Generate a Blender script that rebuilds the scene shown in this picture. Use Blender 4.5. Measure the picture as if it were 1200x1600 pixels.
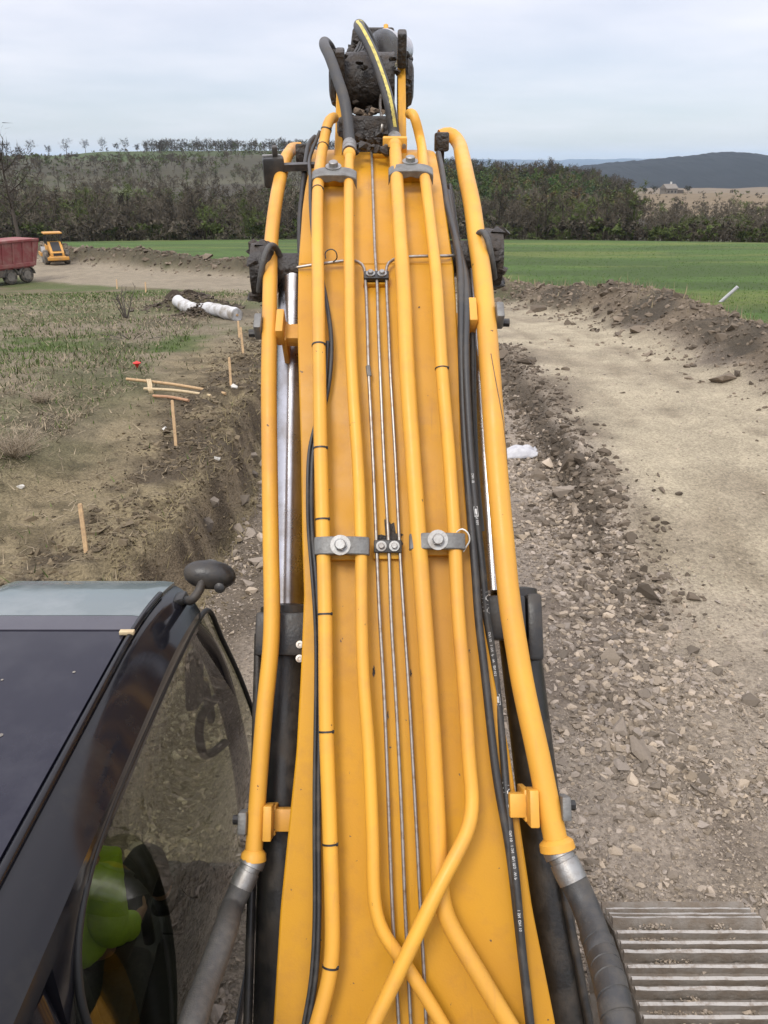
import bpy, bmesh, math, random
import numpy as np
from mathutils import Vector, Matrix, noise as mnoise
R = math.radians
random.seed(7)
rng = np.random.default_rng(11)
scene = bpy.context.scene
for o in list(bpy.data.objects):
    bpy.data.objects.remove(o)

# ------------------------------------------------------------------ camera, sky, sun, exposure
F = 1230.0                      # focal length in pixels of a 1200 x 1600 frame
PITCH = R(23.7)
CAM = Vector((0.0, 0.0, 4.6))
cam_d = bpy.data.cameras.new('camera')
cam_d.sensor_fit = 'VERTICAL'
cam_d.sensor_height = 24.0
cam_d.lens = F / 1600.0 * 24.0
cam_d.clip_start = 0.05
cam_d.clip_end = 30000
cam = bpy.data.objects.new('camera', cam_d)
scene.collection.objects.link(cam)
cam.location = CAM
cam.rotation_euler = (math.pi / 2 - PITCH, 0, 0)
scene.camera = cam

SUN_EL, SUN_AZ = R(52), R(205)          # azimuth clockwise from +Y
world = bpy.data.worlds.new('World')
scene.world = world
world.use_nodes = True
wn, wl = world.node_tree.nodes, world.node_tree.links
wn.clear()
w_out = wn.new('ShaderNodeOutputWorld')
w_bg = wn.new('ShaderNodeBackground'); w_bg.inputs['Strength'].default_value = 0.13
w_sky = wn.new('ShaderNodeTexSky'); w_sky.sky_type = 'NISHITA'; w_sky.sun_disc = False
w_sky.sun_elevation = SUN_EL; w_sky.sun_rotation = SUN_AZ
w_sky.air_density = 1.0; w_sky.dust_density = 0.6; w_sky.ozone_density = 1.0
tc = wn.new('ShaderNodeTexCoord')
sep = wn.new('ShaderNodeSeparateXYZ'); wl.new(tc.outputs['Generated'], sep.inputs[0])
def wmath(op, a, b=None, c=None, clamp=False):
    m = wn.new('ShaderNodeMath'); m.operation = op; m.use_clamp = clamp
    for i, s in enumerate((a, b, c)):
        if s is None: continue
        if isinstance(s, (int, float)): m.inputs[i].default_value = s
        else: wl.new(s, m.inputs[i])
    return m.outputs[0]
zc = wmath('ADD', wmath('MAXIMUM', sep.outputs[2], 0.0), 0.10)
comb = wn.new('ShaderNodeCombineXYZ')
wl.new(wmath('DIVIDE', sep.outputs[0], zc), comb.inputs[0])
wl.new(wmath('DIVIDE', sep.outputs[1], zc), comb.inputs[1])
cn = wn.new('ShaderNodeTexNoise'); cn.inputs['Scale'].default_value = 0.8
cn.inputs['Detail'].default_value = 6; cn.inputs['Roughness'].default_value = 0.5
wl.new(comb.outputs[0], cn.inputs['Vector'])
# cloud deck: almost closed, thinner towards the horizon where the blue shows
cover = wmath('ADD', wmath('MULTIPLY', sep.outputs[2], 3.2), wmath('MULTIPLY_ADD', cn.outputs['Fac'], 1.1, -0.42))
cover = wmath('MULTIPLY_ADD', wmath('MINIMUM', wmath('MAXIMUM', cover, 0.0), 1.0), 0.50, 0.46)
ramp = wn.new('ShaderNodeMix'); ramp.data_type = 'RGBA'
ramp.inputs['A'].default_value = (4.35, 4.27, 4.68, 1); ramp.inputs['B'].default_value = (5.2, 5.1, 5.42, 1)
wl.new(wmath('MULTIPLY_ADD', cn.outputs['Fac'], 2.6, -0.8, True), ramp.inputs['Factor'])
mixw = wn.new('ShaderNodeMix'); mixw.data_type = 'RGBA'
# overcast deck: brighter overhead than at the horizon (CIE overcast sky)
deck = wn.new('ShaderNodeVectorMath'); deck.operation = 'SCALE'
wl.new(ramp.outputs['Result'], deck.inputs[0]); wl.new(wmath('MULTIPLY_ADD', wmath('MAXIMUM', sep.outputs[2], 0.0), 1.5, 0.92), deck.inputs['Scale'])
clear = wn.new('ShaderNodeVectorMath'); clear.operation = 'MULTIPLY'; clear.inputs[1].default_value = (0.60, 0.645, 0.70)
wl.new(w_sky.outputs[0], clear.inputs[0])
wl.new(cover, mixw.inputs['Factor']); wl.new(clear.outputs[0], mixw.inputs['A']); wl.new(deck.outputs[0], mixw.inputs['B'])
wl.new(mixw.outputs['Result'], w_bg.inputs['Color'])
wl.new(w_bg.outputs[0], w_out.inputs[0])

sun_d = bpy.data.lights.new('sun', 'SUN')
sun_d.energy = 1.5; sun_d.angle = R(18); sun_d.color = (1.0, 0.95, 0.87)
sun = bpy.data.objects.new('sun', sun_d); scene.collection.objects.link(sun)
sd_ = Vector((math.sin(SUN_AZ) * math.cos(SUN_EL), math.cos(SUN_AZ) * math.cos(SUN_EL), math.sin(SUN_EL)))
sun.rotation_euler = sd_.to_track_quat('Z', 'Y').to_euler()

vs = scene.view_settings
vs.view_transform = 'Standard'; vs.look = 'None'; vs.exposure = 0.50; vs.gamma = 1.0; vs.use_curve_mapping = False
cy = scene.cycles
cy.max_bounces = 8; cy.diffuse_bounces = 3; cy.glossy_bounces = 4; cy.transmission_bounces = 6; cy.transparent_max_bounces = 12
cy.volume_bounces = 0
cy.use_denoising = True
cy.sample_clamp_indirect = 6

# ------------------------------------------------------------------ projection helpers (measure the place from the picture)
SP, CP = math.sin(PITCH), math.cos(PITCH)
def P(u, v, d):
    "point at optical depth d on the ray of photo pixel (u, v)"
    h = (800 - v) / F * d
    return Vector(((u - 600) / F * d, d * CP + h * SP, CAM.z - d * SP + h * CP))
def PX(u, v, x):
    return P(u, v, x * F / (u - 600))
def G(u, v, z=0.0):
    hh = (800 - v) / F
    return P(u, v, (z - CAM.z) / (-SP + hh * CP))

# ------------------------------------------------------------------ mesh helpers
COL = scene.collection
def link(name, me, mat=None, parent=None, smooth=False):
    o = bpy.data.objects.new(name, me)
    COL.objects.link(o)
    if mat is not None:
        me.materials.clear()
        for m in (mat if isinstance(mat, (list, tuple)) else [mat]): me.materials.append(m)
    if smooth and len(me.polygons):
        me.polygons.foreach_set('use_smooth', [True] * len(me.polygons))
    if parent is not None:
        o.parent = parent
        if parent.get('_world'):
            o.matrix_parent_inverse = Matrix.Translation(-Vector(parent.location))
    return o
def tag(o, label=None, cat=None, group=None, kind=None):
    if label: o['label'] = label
    if cat: o['category'] = cat
    if group: o['group'] = group
    if kind: o['kind'] = kind
    return o
def empty(name, loc, rz=0.0, world_children=False):
    o = bpy.data.objects.new(name, None); COL.objects.link(o)
    o.location = loc; o.rotation_euler = (0, 0, rz); o.empty_display_size = 0.2
    if world_children: o['_world'] = 1
    return o
class MB:
    def __init__(self): self.v = []; self.f = []; self.m = []
    def add(self, vs, fs, mi=0):
        n = len(self.v); self.v += [tuple(p) for p in vs]
        for q in fs: self.f.append(tuple(n + i for i in q)); self.m.append(mi)
        return self
    def box(self, c, s, rot=None, mi=0, bev=0.0):
        hx, hy, hz = s[0] / 2, s[1] / 2, s[2] / 2
        c = Vector(c); Mr = rot if rot is not None else Matrix.Identity(3)
        if bev <= 0:
            pts = [Vector((sx * hx, sy * hy, sz * hz)) for sz in (-1, 1) for sx, sy in ((-1, -1), (1, -1), (1, 1), (-1, 1))]
            fs = [(3, 2, 1, 0), (4, 5, 6, 7), (0, 1, 5, 4), (1, 2, 6, 5), (2, 3, 7, 6), (3, 0, 4, 7)]
            return self.add([c + Mr @ p for p in pts], fs, mi)
        bm = bmesh.new(); bmesh.ops.create_cube(bm, size=1)
        for w in bm.verts: w.co = Vector((w.co.x * s[0], w.co.y * s[1], w.co.z * s[2]))
        bmesh.ops.bevel(bm, geom=list(bm.edges), offset=bev, segments=2, affect='EDGES', profile=0.5)
        bm.verts.index_update()
        self.add([c + Mr @ w.co for w in bm.verts], [[w.index for w in q.verts] for q in bm.faces], mi)
        bm.free(); return self
    def frustum(self, a, b, ra, rb, n=16, caps=True, mi=0):
        a, b = Vector(a), Vector(b); t = (b - a).normalized()
        x = t.orthogonal().normalized(); y = t.cross(x)
        vs = []
        for p, r in ((a, ra), (b, rb)):
            for i in range(n):
                an = 2 * math.pi * i / n
                vs.append(p + x * (r * math.cos(an)) + y * (r * math.sin(an)))
        fs = [(i, (i + 1) % n, n + (i + 1) % n, n + i) for i in range(n)]
        if caps: fs += [tuple(range(n - 1, -1, -1)), tuple(range(n, 2 * n))]
        return self.add(vs, fs, mi)
    def lathe(self, a, axis, prof, n=20, mi=0):
        "profile [(distance along axis, radius)...]"
        a = Vector(a); t = Vector(axis).normalized(); x = t.orthogonal().normalized(); y = t.cross(x)
        vs, fs = [], []
        for s, r in prof:
            for i in range(n):
                an = 2 * math.pi * i / n
                vs.append(a + t * s + x * (r * math.cos(an)) + y * (r * math.sin(an)))
        for k in range(len(prof) - 1):
            for i in range(n):
                j = (i + 1) % n
                fs.append((k * n + i, k * n + j, (k + 1) * n + j, (k + 1) * n + i))
        fs.append(tuple(range(n - 1, -1, -1))); fs.append(tuple(range((len(prof) - 1) * n, len(prof) * n)))
        return self.add(vs, fs, mi)
    def prism(self, poly, axis_vec, mi=0):
        "extrude polygon (3d points) by vector"
        n = len(poly); ax = Vector(axis_vec); a = [Vector(p) for p in poly]
        fs = [tuple(range(n - 1, -1, -1)), tuple(range(n, 2 * n))] + [(i, (i + 1) % n, n + (i + 1) % n, n + i) for i in range(n)]
        return self.add(a + [p + ax for p in a], fs, mi)
    def tube(self, path, r, n=14, mi=0, caps=True):
        T, X, Y = frames(path)
        rr = r if hasattr(r, '__len__') else [r] * len(path)
        vs, fs = [], []
        for k, p in enumerate(path):
            for i in range(n):
                an = 2 * math.pi * i / n
                vs.append(p + X[k] * (rr[k] * math.cos(an)) + Y[k] * (rr[k] * math.sin(an)))
        for k in range(len(path) - 1):
            for i in range(n):
                j = (i + 1) % n
                fs.append((k * n + i, k * n + j, (k + 1) * n + j, (k + 1) * n + i))
        if caps:
            fs.append(tuple(range(n - 1, -1, -1))); fs.append(tuple(range((len(path) - 1) * n, len(path) * n)))
        return self.add(vs, fs, mi)
    def mesh(self, name='mesh', recalc=True):
        me = bpy.data.meshes.new(name); me.from_pydata(self.v, [], self.f)
        if any(self.m): me.polygons.foreach_set('material_index', self.m)
        me.update()
        if recalc:
            bm = bmesh.new(); bm.from_mesh(me); bmesh.ops.recalc_face_normals(bm, faces=bm.faces); bm.to_mesh(me); bm.free()
        return me
    def build(self, name, mat, parent=None, smooth=False, auto=None):
        o = link(name, self.mesh(name), mat, parent, smooth or auto is not None)
        if auto is not None:
            o.data.set_sharp_from_angle(angle=R(auto))
        return o
REF = Vector((0, -0.7, 0.7))
def frames(path):
    n = len(path); T = []
    for k in range(n):
        a = path[max(0, k - 1)]; b = path[min(n - 1, k + 1)]
        T.append((b - a).normalized())
    x = (REF - T[0] * REF.dot(T[0]))
    if x.length < 1e-3: x = T[0].orthogonal()
    x.normalize(); X = [x]; Y = [T[0].cross(x)]
    for k in range(1, n):
        q = T[k - 1].rotation_difference(T[k]); x = (q @ X[-1])
        x = (x - T[k] * x.dot(T[k])).normalized(); X.append(x); Y.append(T[k].cross(x))
    return T, X, Y
def smooth_path(pts, step=0.03):
    "centripetal-ish Catmull-Rom through points, resampled"
    pts = [Vector(p) for p in pts]
    if len(pts) == 2:
        n = max(2, int((pts[1] - pts[0]).length / step)); return [pts[0].lerp(pts[1], i / n) for i in range(n + 1)]
    q = [pts[0] * 2 - pts[1]] + pts + [pts[-1] * 2 - pts[-2]]
    out = []
    for i in range(1, len(q) - 2):
        p0, p1, p2, p3 = q[i - 1:i + 3]
        L = (p2 - p1).length; n = max(1, int(round(L / step)))
        d0, d1, d2 = [max(1e-5, (b - a).length ** 0.5) for a, b in ((p0, p1), (p1, p2), (p2, p3))]
        m1 = (p2 - p1) + d1 * ((p1 - p0) / d0 - (p2 - p0) / (d0 + d1))
        m2 = (p2 - p1) + d1 * ((p3 - p2) / d2 - (p3 - p1) / (d1 + d2))
        for k in range(n):
            t = k / n; t2, t3 = t * t, t * t * t
            out.append(p1 * (2 * t3 - 3 * t2 + 1) + m1 * (t3 - 2 * t2 + t) + p2 * (-2 * t3 + 3 * t2) + m2 * (t3 - t2))
    out.append(pts[-1]); return out
def relax(path, it=3):
    for _ in range(it):
        path = [path[0]] + [(path[i - 1] + path[i] * 2 + path[i + 1]) / 4 for i in range(1, len(path) - 1)] + [path[-1]]
    return path
def fast_mesh(name, V, T3, col=None, flat=False):
    "V (n,3) float, T3 (m,3) int triangles, col (n,3) vertex colour"
    me = bpy.data.meshes.new(name)
    n, m = len(V), len(T3)
    me.vertices.add(n); me.vertices.foreach_set('co', np.ascontiguousarray(V, dtype=np.float32).ravel())
    k = T3.shape[1]
    me.loops.add(m * k); me.loops.foreach_set('vertex_index', np.ascontiguousarray(T3, dtype=np.int32).ravel())
    me.polygons.add(m); me.polygons.foreach_set('loop_start', np.arange(0, m * k, k, dtype=np.int32))
    me.polygons.foreach_set('loop_total', np.full(m, k, dtype=np.int32))
    if col is not None:
        at = me.color_attributes.new('Col', 'FLOAT_COLOR', 'POINT')
        c4 = np.ones((n, 4), np.float32); c4[:, :3] = col
        at.data.foreach_set('color', c4.ravel())
    me.update(calc_edges=True); me.validate()
    if flat: me.shade_flat()
    return me

# ------------------------------------------------------------------ materials
def new_mat(name):
    m = bpy.data.materials.new(name); m.use_nodes = True
    return m, m.node_tree.nodes, m.node_tree.links, m.node_tree.nodes['Principled BSDF']
def mat(name, c, rough=0.5, metal=0.0, c2=None, scale=6.0, thr=(0.45, 0.75), bump=0.0, bscale=60.0, spec=0.5, rough2=None, coat=0.0, detail=6):
    "plain surface of colour c with worn or dirty patches of c2 and fine relief"
    m, N, L, b = new_mat(name)
    b.inputs['Roughness'].default_value = rough; b.inputs['Metallic'].default_value = metal
    b.inputs['Specular IOR Level'].default_value = spec; b.inputs['Coat Weight'].default_value = coat
    b.inputs['Base Color'].default_value = (*c, 1)
    t = N.new('ShaderNodeTexCoord')
    if c2 is not None:
        n1 = N.new('ShaderNodeTexNoise'); n1.inputs['Scale'].default_value = scale; n1.inputs['Detail'].default_value = detail
        n1.inputs['Roughness'].default_value = 0.62
        L.new(t.outputs['Object'], n1.inputs['Vector'])
        r = N.new('ShaderNodeMapRange'); r.inputs['From Min'].default_value = thr[0]; r.inputs['From Max'].default_value = thr[1]
        L.new(n1.outputs['Fac'], r.inputs['Value'])
        mx = N.new('ShaderNodeMix'); mx.data_type = 'RGBA'
        mx.inputs['A'].default_value = (*c, 1); mx.inputs['B'].default_value = (*c2, 1)
        L.new(r.outputs[0], mx.inputs['Factor']); L.new(mx.outputs['Result'], b.inputs['Base Color'])
        if rough2 is not None:
            rr = N.new('ShaderNodeMapRange'); rr.inputs['To Min'].default_value = rough; rr.inputs['To Max'].default_value = rough2
            L.new(r.outputs[0], rr.inputs['Value']); L.new(rr.outputs[0], b.inputs['Roughness'])
    if bump > 0:
        n2 = N.new('ShaderNodeTexNoise'); n2.inputs['Scale'].default_value = bscale; n2.inputs['Detail'].default_value = 8
        L.new(t.outputs['Object'], n2.inputs['Vector'])
        bp = N.new('ShaderNodeBump'); bp.inputs['Strength'].default_value = bump; bp.inputs['Distance'].default_value = 0.02
        L.new(n2.outputs['Fac'], bp.inputs['Height']); L.new(bp.outputs[0], b.inputs['Normal'])
    return m
def yellow_paint(name, c, rough, dirt=(0.10, 0.06, 0.03), dirty=1.0):
    m, N, L, b = new_mat(name)
    t = N.new('ShaderNodeTexCoord')
    def nz(sc, det, ro=0.6, vec=None):
        n = N.new('ShaderNodeTexNoise'); n.inputs['Scale'].default_value = sc; n.inputs['Detail'].default_value = det
        n.inputs['Roughness'].default_value = ro; L.new(vec or t.outputs['Object'], n.inputs['Vector']); return n.outputs['Fac']
    def rng_(s, a, b_, lo, hi):
        r = N.new('ShaderNodeMapRange'); r.inputs['From Min'].default_value = a; r.inputs['From Max'].default_value = b_
        r.inputs['To Min'].default_value = lo; r.inputs['To Max'].default_value = hi; L.new(s, r.inputs['Value']); return r.outputs[0]
    def mix(f, a, b_):
        mx = N.new('ShaderNodeMix'); mx.data_type = 'RGBA'; L.new(f, mx.inputs['Factor'])
        for k, s in (('A', a), ('B', b_)):
            if isinstance(s, tuple): mx.inputs[k].default_value = (*s, 1)
            else: L.new(s, mx.inputs[k])
        return mx.outputs['Result']
    c_f = (c[0] * 0.80, c[1] * 0.76, c[2] * 0.8 + 0.012)
    a1 = mix(rng_(nz(1.3, 4), 0.35, 0.7, 0, 1), c, c_f)                     # broad fading
    a2 = mix(rng_(nz(5, 9, 0.7), 0.50, 0.78, 0, 0.36 * dirty), a1, (c[0] * .55, c[1] * .50, c[2] + .03))  # dust film
    mp = N.new('ShaderNodeMapping'); mp.inputs['Scale'].default_value = (26, 2.2, 2.2); L.new(t.outputs['Object'], mp.inputs['Vector'])
    a2b = mix(rng_(nz(1.0, 7, 0.65, mp.outputs[0]), 0.60, 0.78, 0, 0.30 * dirty), a2, (c[0] * .45, c[1] * .40, c[2] + .02))  # runs down the slope
    a3 = mix(rng_(nz(38, 3, 0.5), 0.735, 0.76, 0, 0.75 * dirty), a2b, dirt)      # small chips and specks
    L.new(a3, b.inputs['Base Color'])
    L.new(rng_(nz(7, 6), 0.3, 0.7, rough - 0.08, rough + 0.16), b.inputs['Roughness'])
    b.inputs['Specular IOR Level'].default_value = 0.4
    bp = N.new('ShaderNodeBump'); bp.inputs['Strength'].default_value = 0.10; bp.inputs['Distance'].default_value = 0.004
    L.new(nz(140, 3), bp.inputs['Height']); L.new(bp.outputs[0], b.inputs['Normal'])
    return m
def vcol_mat(name, rough=0.9, amp=0.35, s1=3.0, s2=40.0, bump=0.5, bscale=30.0, bdist=0.03, spec=0.2, pebble=0.0):
    "base colour from the real zones of the ground, broken up by procedural grain"
    m, N, L, b = new_mat(name)
    b.inputs['Roughness'].default_value = rough; b.inputs['Specular IOR Level'].default_value = spec
    at = N.new('ShaderNodeVertexColor'); at.layer_name = 'Col'
    t = N.new('ShaderNodeTexCoord')
    def nz(sc, det):
        n = N.new('ShaderNodeTexNoise'); n.inputs['Scale'].default_value = sc; n.inputs['Detail'].default_value = det
        n.inputs['Roughness'].default_value = 0.65; L.new(t.outputs['Object'], n.inputs['Vector']); return n.outputs['Fac']
    def ma(op, a, b_):
        q = N.new('ShaderNodeMath'); q.operation = op
        for i, s in enumerate((a, b_)):
            if isinstance(s, (int, float)): q.inputs[i].default_value = s
            else: L.new(s, q.inputs[i])
        return q.outputs[0]
    s = ma('ADD', ma('MULTIPLY', ma('SUBTRACT', nz(s1, 5), 0.5), amp * 2.2), ma('MULTIPLY', ma('SUBTRACT', nz(s2, 6), 0.5), amp * 2.4))
    if pebble > 0:
        vo = N.new('ShaderNodeTexVoronoi'); vo.inputs['Scale'].default_value = pebble; vo.inputs['Randomness'].default_value = 1.0
        wv = N.new('ShaderNodeTexNoise'); wv.inputs['Scale'].default_value = pebble * 0.7; L.new(t.outputs['Object'], wv.inputs['Vector'])
        av = N.new('ShaderNodeVectorMath'); av.operation = 'MULTIPLY_ADD'; L.new(wv.outputs['Color'], av.inputs[0]); av.inputs[1].default_value = (.03, .03, .03); L.new(t.outputs['Object'], av.inputs[2])
        L.new(av.outputs[0], vo.inputs['Vector'])
        sx = N.new('ShaderNodeSeparateColor'); L.new(vo.outputs['Color'], sx.inputs[0])
        s = ma('ADD', s, ma('MULTIPLY', ma('SUBTRACT', sx.outputs[0], 0.5), 0.42))
    s = ma('MAXIMUM', ma('ADD', s, 1.0), 0.25)
    mv = N.new('ShaderNodeVectorMath'); mv.operation = 'SCALE'
    L.new(at.outputs['Color'], mv.inputs[0]); L.new(s, mv.inputs['Scale'])
    L.new(mv.outputs[0], b.inputs['Base Color'])
    if bump > 0:
        bp = N.new('ShaderNodeBump'); bp.inputs['Strength'].default_value = bump; bp.inputs['Distance'].default_value = bdist
        hgt = nz(bscale, 8)
        if pebble > 0: hgt = ma('SUBTRACT', ma('MULTIPLY', hgt, 1.3), ma('MULTIPLY', vo.outputs['Distance'], 0.5))
        L.new(hgt, bp.inputs['Height']); L.new(bp.outputs[0], b.inputs['Normal'])
    return m
def glass(name, tint, rough=0.02):
    m, N, L, b = new_mat(name)
    N.remove(b)
    out = N['Material Output']
    tr = N.new('ShaderNodeBsdfTransparent'); tr.inputs['Color'].default_value = (*tint, 1)
    gl = N.new('ShaderNodeBsdfGlossy'); gl.inputs['Roughness'].default_value = rough; gl.inputs['Color'].default_value = (1, 1, 1, 1)
    lw = N.new('ShaderNodeLayerWeight'); lw.inputs['Blend'].default_value = 0.5
    pw = N.new('ShaderNodeMath'); pw.operation = 'POWER'; L.new(lw.outputs['Facing'], pw.inputs[0]); pw.inputs[1].default_value = 5.0
    ma_ = N.new('ShaderNodeMath'); ma_.operation = 'MULTIPLY_ADD'; L.new(pw.outputs[0], ma_.inputs[0]); ma_.inputs[1].default_value = 0.9; ma_.inputs[2].default_value = 0.05
    mx = N.new('ShaderNodeMixShader'); L.new(ma_.outputs[0], mx.inputs[0]); L.new(tr.outputs[0], mx.inputs[1]); L.new(gl.outputs[0], mx.inputs[2])
    L.new(mx.outputs[0], out.inputs['Surface'])
    return m
M = {}
M['plate'] = yellow_paint('boom_yellow_paint', (0.55, 0.268, 0.006), 0.42, dirty=1.5)
M['pipe'] = yellow_paint('pipe_yellow_paint', (0.70, 0.358, 0.042), 0.44, dirty=1.3)
M['steel'] = mat('galvanised_steel', (0.33, 0.33, 0.32), 0.50, 0.85, (0.24, 0.22, 0.20), 30, (0.4, 0.7), 0.08, 200)
M['line'] = mat('steel_line', (0.36, 0.34, 0.31), 0.40, 0.75, (0.22, 0.15, 0.09), 40, (0.45, 0.75))
M['clamp'] = mat('zinc_clamp', (0.20, 0.20, 0.19), 0.55, 0.45, (0.11, 0.10, 0.09), 22, (0.4, 0.75), 0.15, 120)
M['black_steel'] = mat('black_paint', (0.018, 0.017, 0.016), 0.38, 0.0, (0.06, 0.048, 0.035), 9, (0.45, 0.75), 0.08, 90, rough2=0.8)
M['grease'] = mat('greasy_steel', (0.018, 0.014, 0.011), 0.42, 0.0, (0.05, 0.036, 0.024), 14, (0.45, 0.7), 0.7, 45, rough2=0.85)
M['mud'] = mat('dried_mud', (0.17, 0.125, 0.085), 0.95, 0.0, (0.09, 0.065, 0.045), 30, (0.4, 0.7), 0.5, 80)
M['rubber'] = mat('rubber_hose', (0.030, 0.030, 0.030), 0.48, 0.0, (0.085, 0.075, 0.062), 12, (0.48, 0.78), 0.10, 160, rough2=0.85)
M['rubber_dusty'] = mat('dusty_rubber_hose', (0.055, 0.053, 0.05), 0.6, 0.0, (0.085, 0.08, 0.07), 45, (0.4, 0.7), 0.25, 260)
M['chrome'] = mat('chromed_rod', (0.46, 0.46, 0.48), 0.26, 1.0, (0.24, 0.215, 0.19), 7, (0.42, 0.75), rough2=0.3)
M['print'] = mat('white_print', (0.62, 0.62, 0.60), 0.6, 0, (0.22, 0.21, 0.20), 60, (0.5, 0.7))
M['print_yellow'] = mat('yellow_hose_stripe', (0.55, 0.46, 0.10), 0.55, 0, (0.25, 0.21, 0.08), 40, (0.45, 0.7))
M['tie'] = mat('black_plastic', (0.02, 0.02, 0.02), 0.5)
M['tie_white'] = mat('white_plastic', (0.72, 0.72, 0.68), 0.45)
M['cabpaint'] = mat('black_cab_paint', (0.010, 0.010, 0.013), 0.10, 0.0, (0.022, 0.021, 0.020), 7, (0.5, 0.8), 0.0, rough2=0.25, spec=0.28)
M['roofpaint'] = mat('dark_roof_sheet', (0.008, 0.008, 0.018), 0.07, 0.0, (0.024, 0.024, 0.034), 6, (0.45, 0.8), 0.0, rough2=0.22, spec=0.3)
M['visor_no_sheen'] = mat('visor_dark_without_sheen', (0.045, 0.043, 0.058), 0.12, 0.0, (0.06, 0.058, 0.07), 4, (0.45, 0.8))  # lower part of the same visor, painted darker where no bright sky is reflected
M['visor_sheen'] = mat('roof_visor_painted_sheen', (0.13, 0.16, 0.165), 0.05, 0.0, (0.21, 0.235, 0.24), 4, (0.45, 0.8), 0.0, rough2=0.3)  # visor's bright sky reflection is put into its pale base colour
M['seal'] = mat('rubber_seal', (0.012, 0.012, 0.012), 0.6)
M['glass'] = glass('tinted_cab_glass', (0.43, 0.45, 0.36))
M['glass_clear'] = glass('clear_glass', (0.62, 0.64, 0.58))
M['interior'] = mat('dark_cab_trim', (0.016, 0.016, 0.017), 0.65, 0, (0.035, 0.034, 0.03), 10, (0.5, 0.8))
M['seatcloth'] = mat('grey_seat_cloth', (0.035, 0.035, 0.04), 0.9, 0, (0.06, 0.06, 0.06), 60, (0.4, 0.7))
M['lens'] = mat('lamp_lens', (0.5, 0.5, 0.5), 0.08, 0.6)
M['wood'] = mat('pale_timber', (0.46, 0.31, 0.16), 0.75, 0, (0.30, 0.20, 0.11), 18, (0.4, 0.7), 0.2, 90)
M['wood_red'] = mat('reddish_timber', (0.40, 0.22, 0.12), 0.75, 0, (0.28, 0.17, 0.10), 18, (0.4, 0.7), 0.2, 90)
M['tape'] = mat('straw_coloured_tape', (0.50, 0.40, 0.24), 0.7, 0, (0.4, 0.3, 0.18), 30, (0.4, 0.7))
M['red_plastic'] = mat('red_marker', (0.55, 0.03, 0.02), 0.55)
M['geotextile'] = mat('white_geotextile', (0.50, 0.50, 0.50), 0.85, 0, (0.24, 0.215, 0.18), 2.6, (0.47, 0.64), 0.9, 9)
M['sack'] = mat('white_sack', (0.36, 0.36, 0.38), 0.7, 0, (0.5, 0.5, 0.5), 8, (0.4, 0.7))
M['truck_red'] = mat('faded_red_paint', (0.20, 0.042, 0.042), 0.7, 0, (0.24, 0.135, 0.11), 1.6, (0.42, 0.75), 0.1, 20)
M['truck_frame'] = mat('dusty_chassis', (0.045, 0.04, 0.036), 0.8, 0, (0.16, 0.13, 0.10), 2.5, (0.4, 0.65))
M['dust_grey'] = mat('dusty_grey_paint', (0.22, 0.20, 0.17), 0.8, 0, (0.10, 0.09, 0.08), 3, (0.4, 0.7))
M['tyre'] = mat('dusty_tyre', (0.035, 0.033, 0.03), 0.9, 0, (0.17, 0.145, 0.115), 4, (0.4, 0.62), 0.3, 20)
M['white_paint'] = mat('white_vehicle_paint', (0.62, 0.62, 0.60), 0.45, 0, (0.4, 0.38, 0.34), 2, (0.5, 0.8))
M['roller_yellow'] = mat('roller_yellow', (0.50, 0.25, 0.05), 0.6, 0, (0.27, 0.17, 0.08), 2.0, (0.5, 0.8))
M['track'] = mat('worn_track_steel', (0.20, 0.178, 0.152), 0.75, 0.0, (0.16, 0.13, 0.10), 11, (0.42, 0.62), 0.3, 60, rough2=0.9)
M['track_bar'] = mat('polished_grouser', (0.36, 0.34, 0.31), 0.65, 0.1, (0.23, 0.195, 0.16), 26, (0.48, 0.66), 0.2, 60, rough2=0.85)
M['ground'] = vcol_mat('earth_and_stone', amp=0.42, s1=1.7, s2=30.0, bump=0.8, bscale=30.0, bdist=0.06, pebble=34.0)
M['far'] = vcol_mat('far_country', amp=0.28, s1=0.02, s2=0.16, bump=0.0)
M['stone'] = vcol_mat('crushed_stone', amp=0.22, s1=14, s2=90, bump=0.35, bscale=70, bdist=0.01, rough=0.85)
M['leafy'] = vcol_mat('twig_and_leaf', amp=0.15, s1=1.0, s2=6, bump=0.0, rough=0.95, spec=0.05)
def bark():
    return mat('bark', (0.10, 0.085, 0.07), 0.9, 0, (0.06, 0.05, 0.042), 3, (0.4, 0.7))
M['bark'] = bark()

# ------------------------------------------------------------------ terrain
def _hash(ix, iy, seed):
    h = (ix.astype(np.int64) * 374761393 + iy.astype(np.int64) * 668265263 + seed * 1442695041) & 0xFFFFFFFF
    h = ((h ^ (h >> 13)) * 1274126177) & 0xFFFFFFFF
    h = (h ^ (h >> 16)) & 0xFFFFFFFF
    return h.astype(np.float64) / 4294967295.0
def vnoise(x, y, seed=0):
    ix, iy = np.floor(x), np.floor(y); fx, fy = x - ix, y - iy
    ux, uy = fx * fx * (3 - 2 * fx), fy * fy * (3 - 2 * fy)
    a, b = _hash(ix, iy, seed), _hash(ix + 1, iy, seed); c, d = _hash(ix, iy + 1, seed), _hash(ix + 1, iy + 1, seed)
    return (a * (1 - ux) + b * ux) * (1 - uy) + (c * (1 - ux) + d * ux) * uy
def fbm(x, y, scale, octv=4, seed=0, gain=0.5):
    s = np.zeros_like(x, dtype=np.float64); amp, tot, fr = 1.0, 0.0, 1.0 / scale
    for k in range(octv):
        s += amp * vnoise(x * fr + 17.3 * k, y * fr - 9.1 * k, seed + k); tot += amp; amp *= gain; fr *= 2.03
    return s / tot
def sst(a, b, x):
    t = np.clip((x - a) / (b - a), 0, 1); return t * t * (3 - 2 * t)
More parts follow.
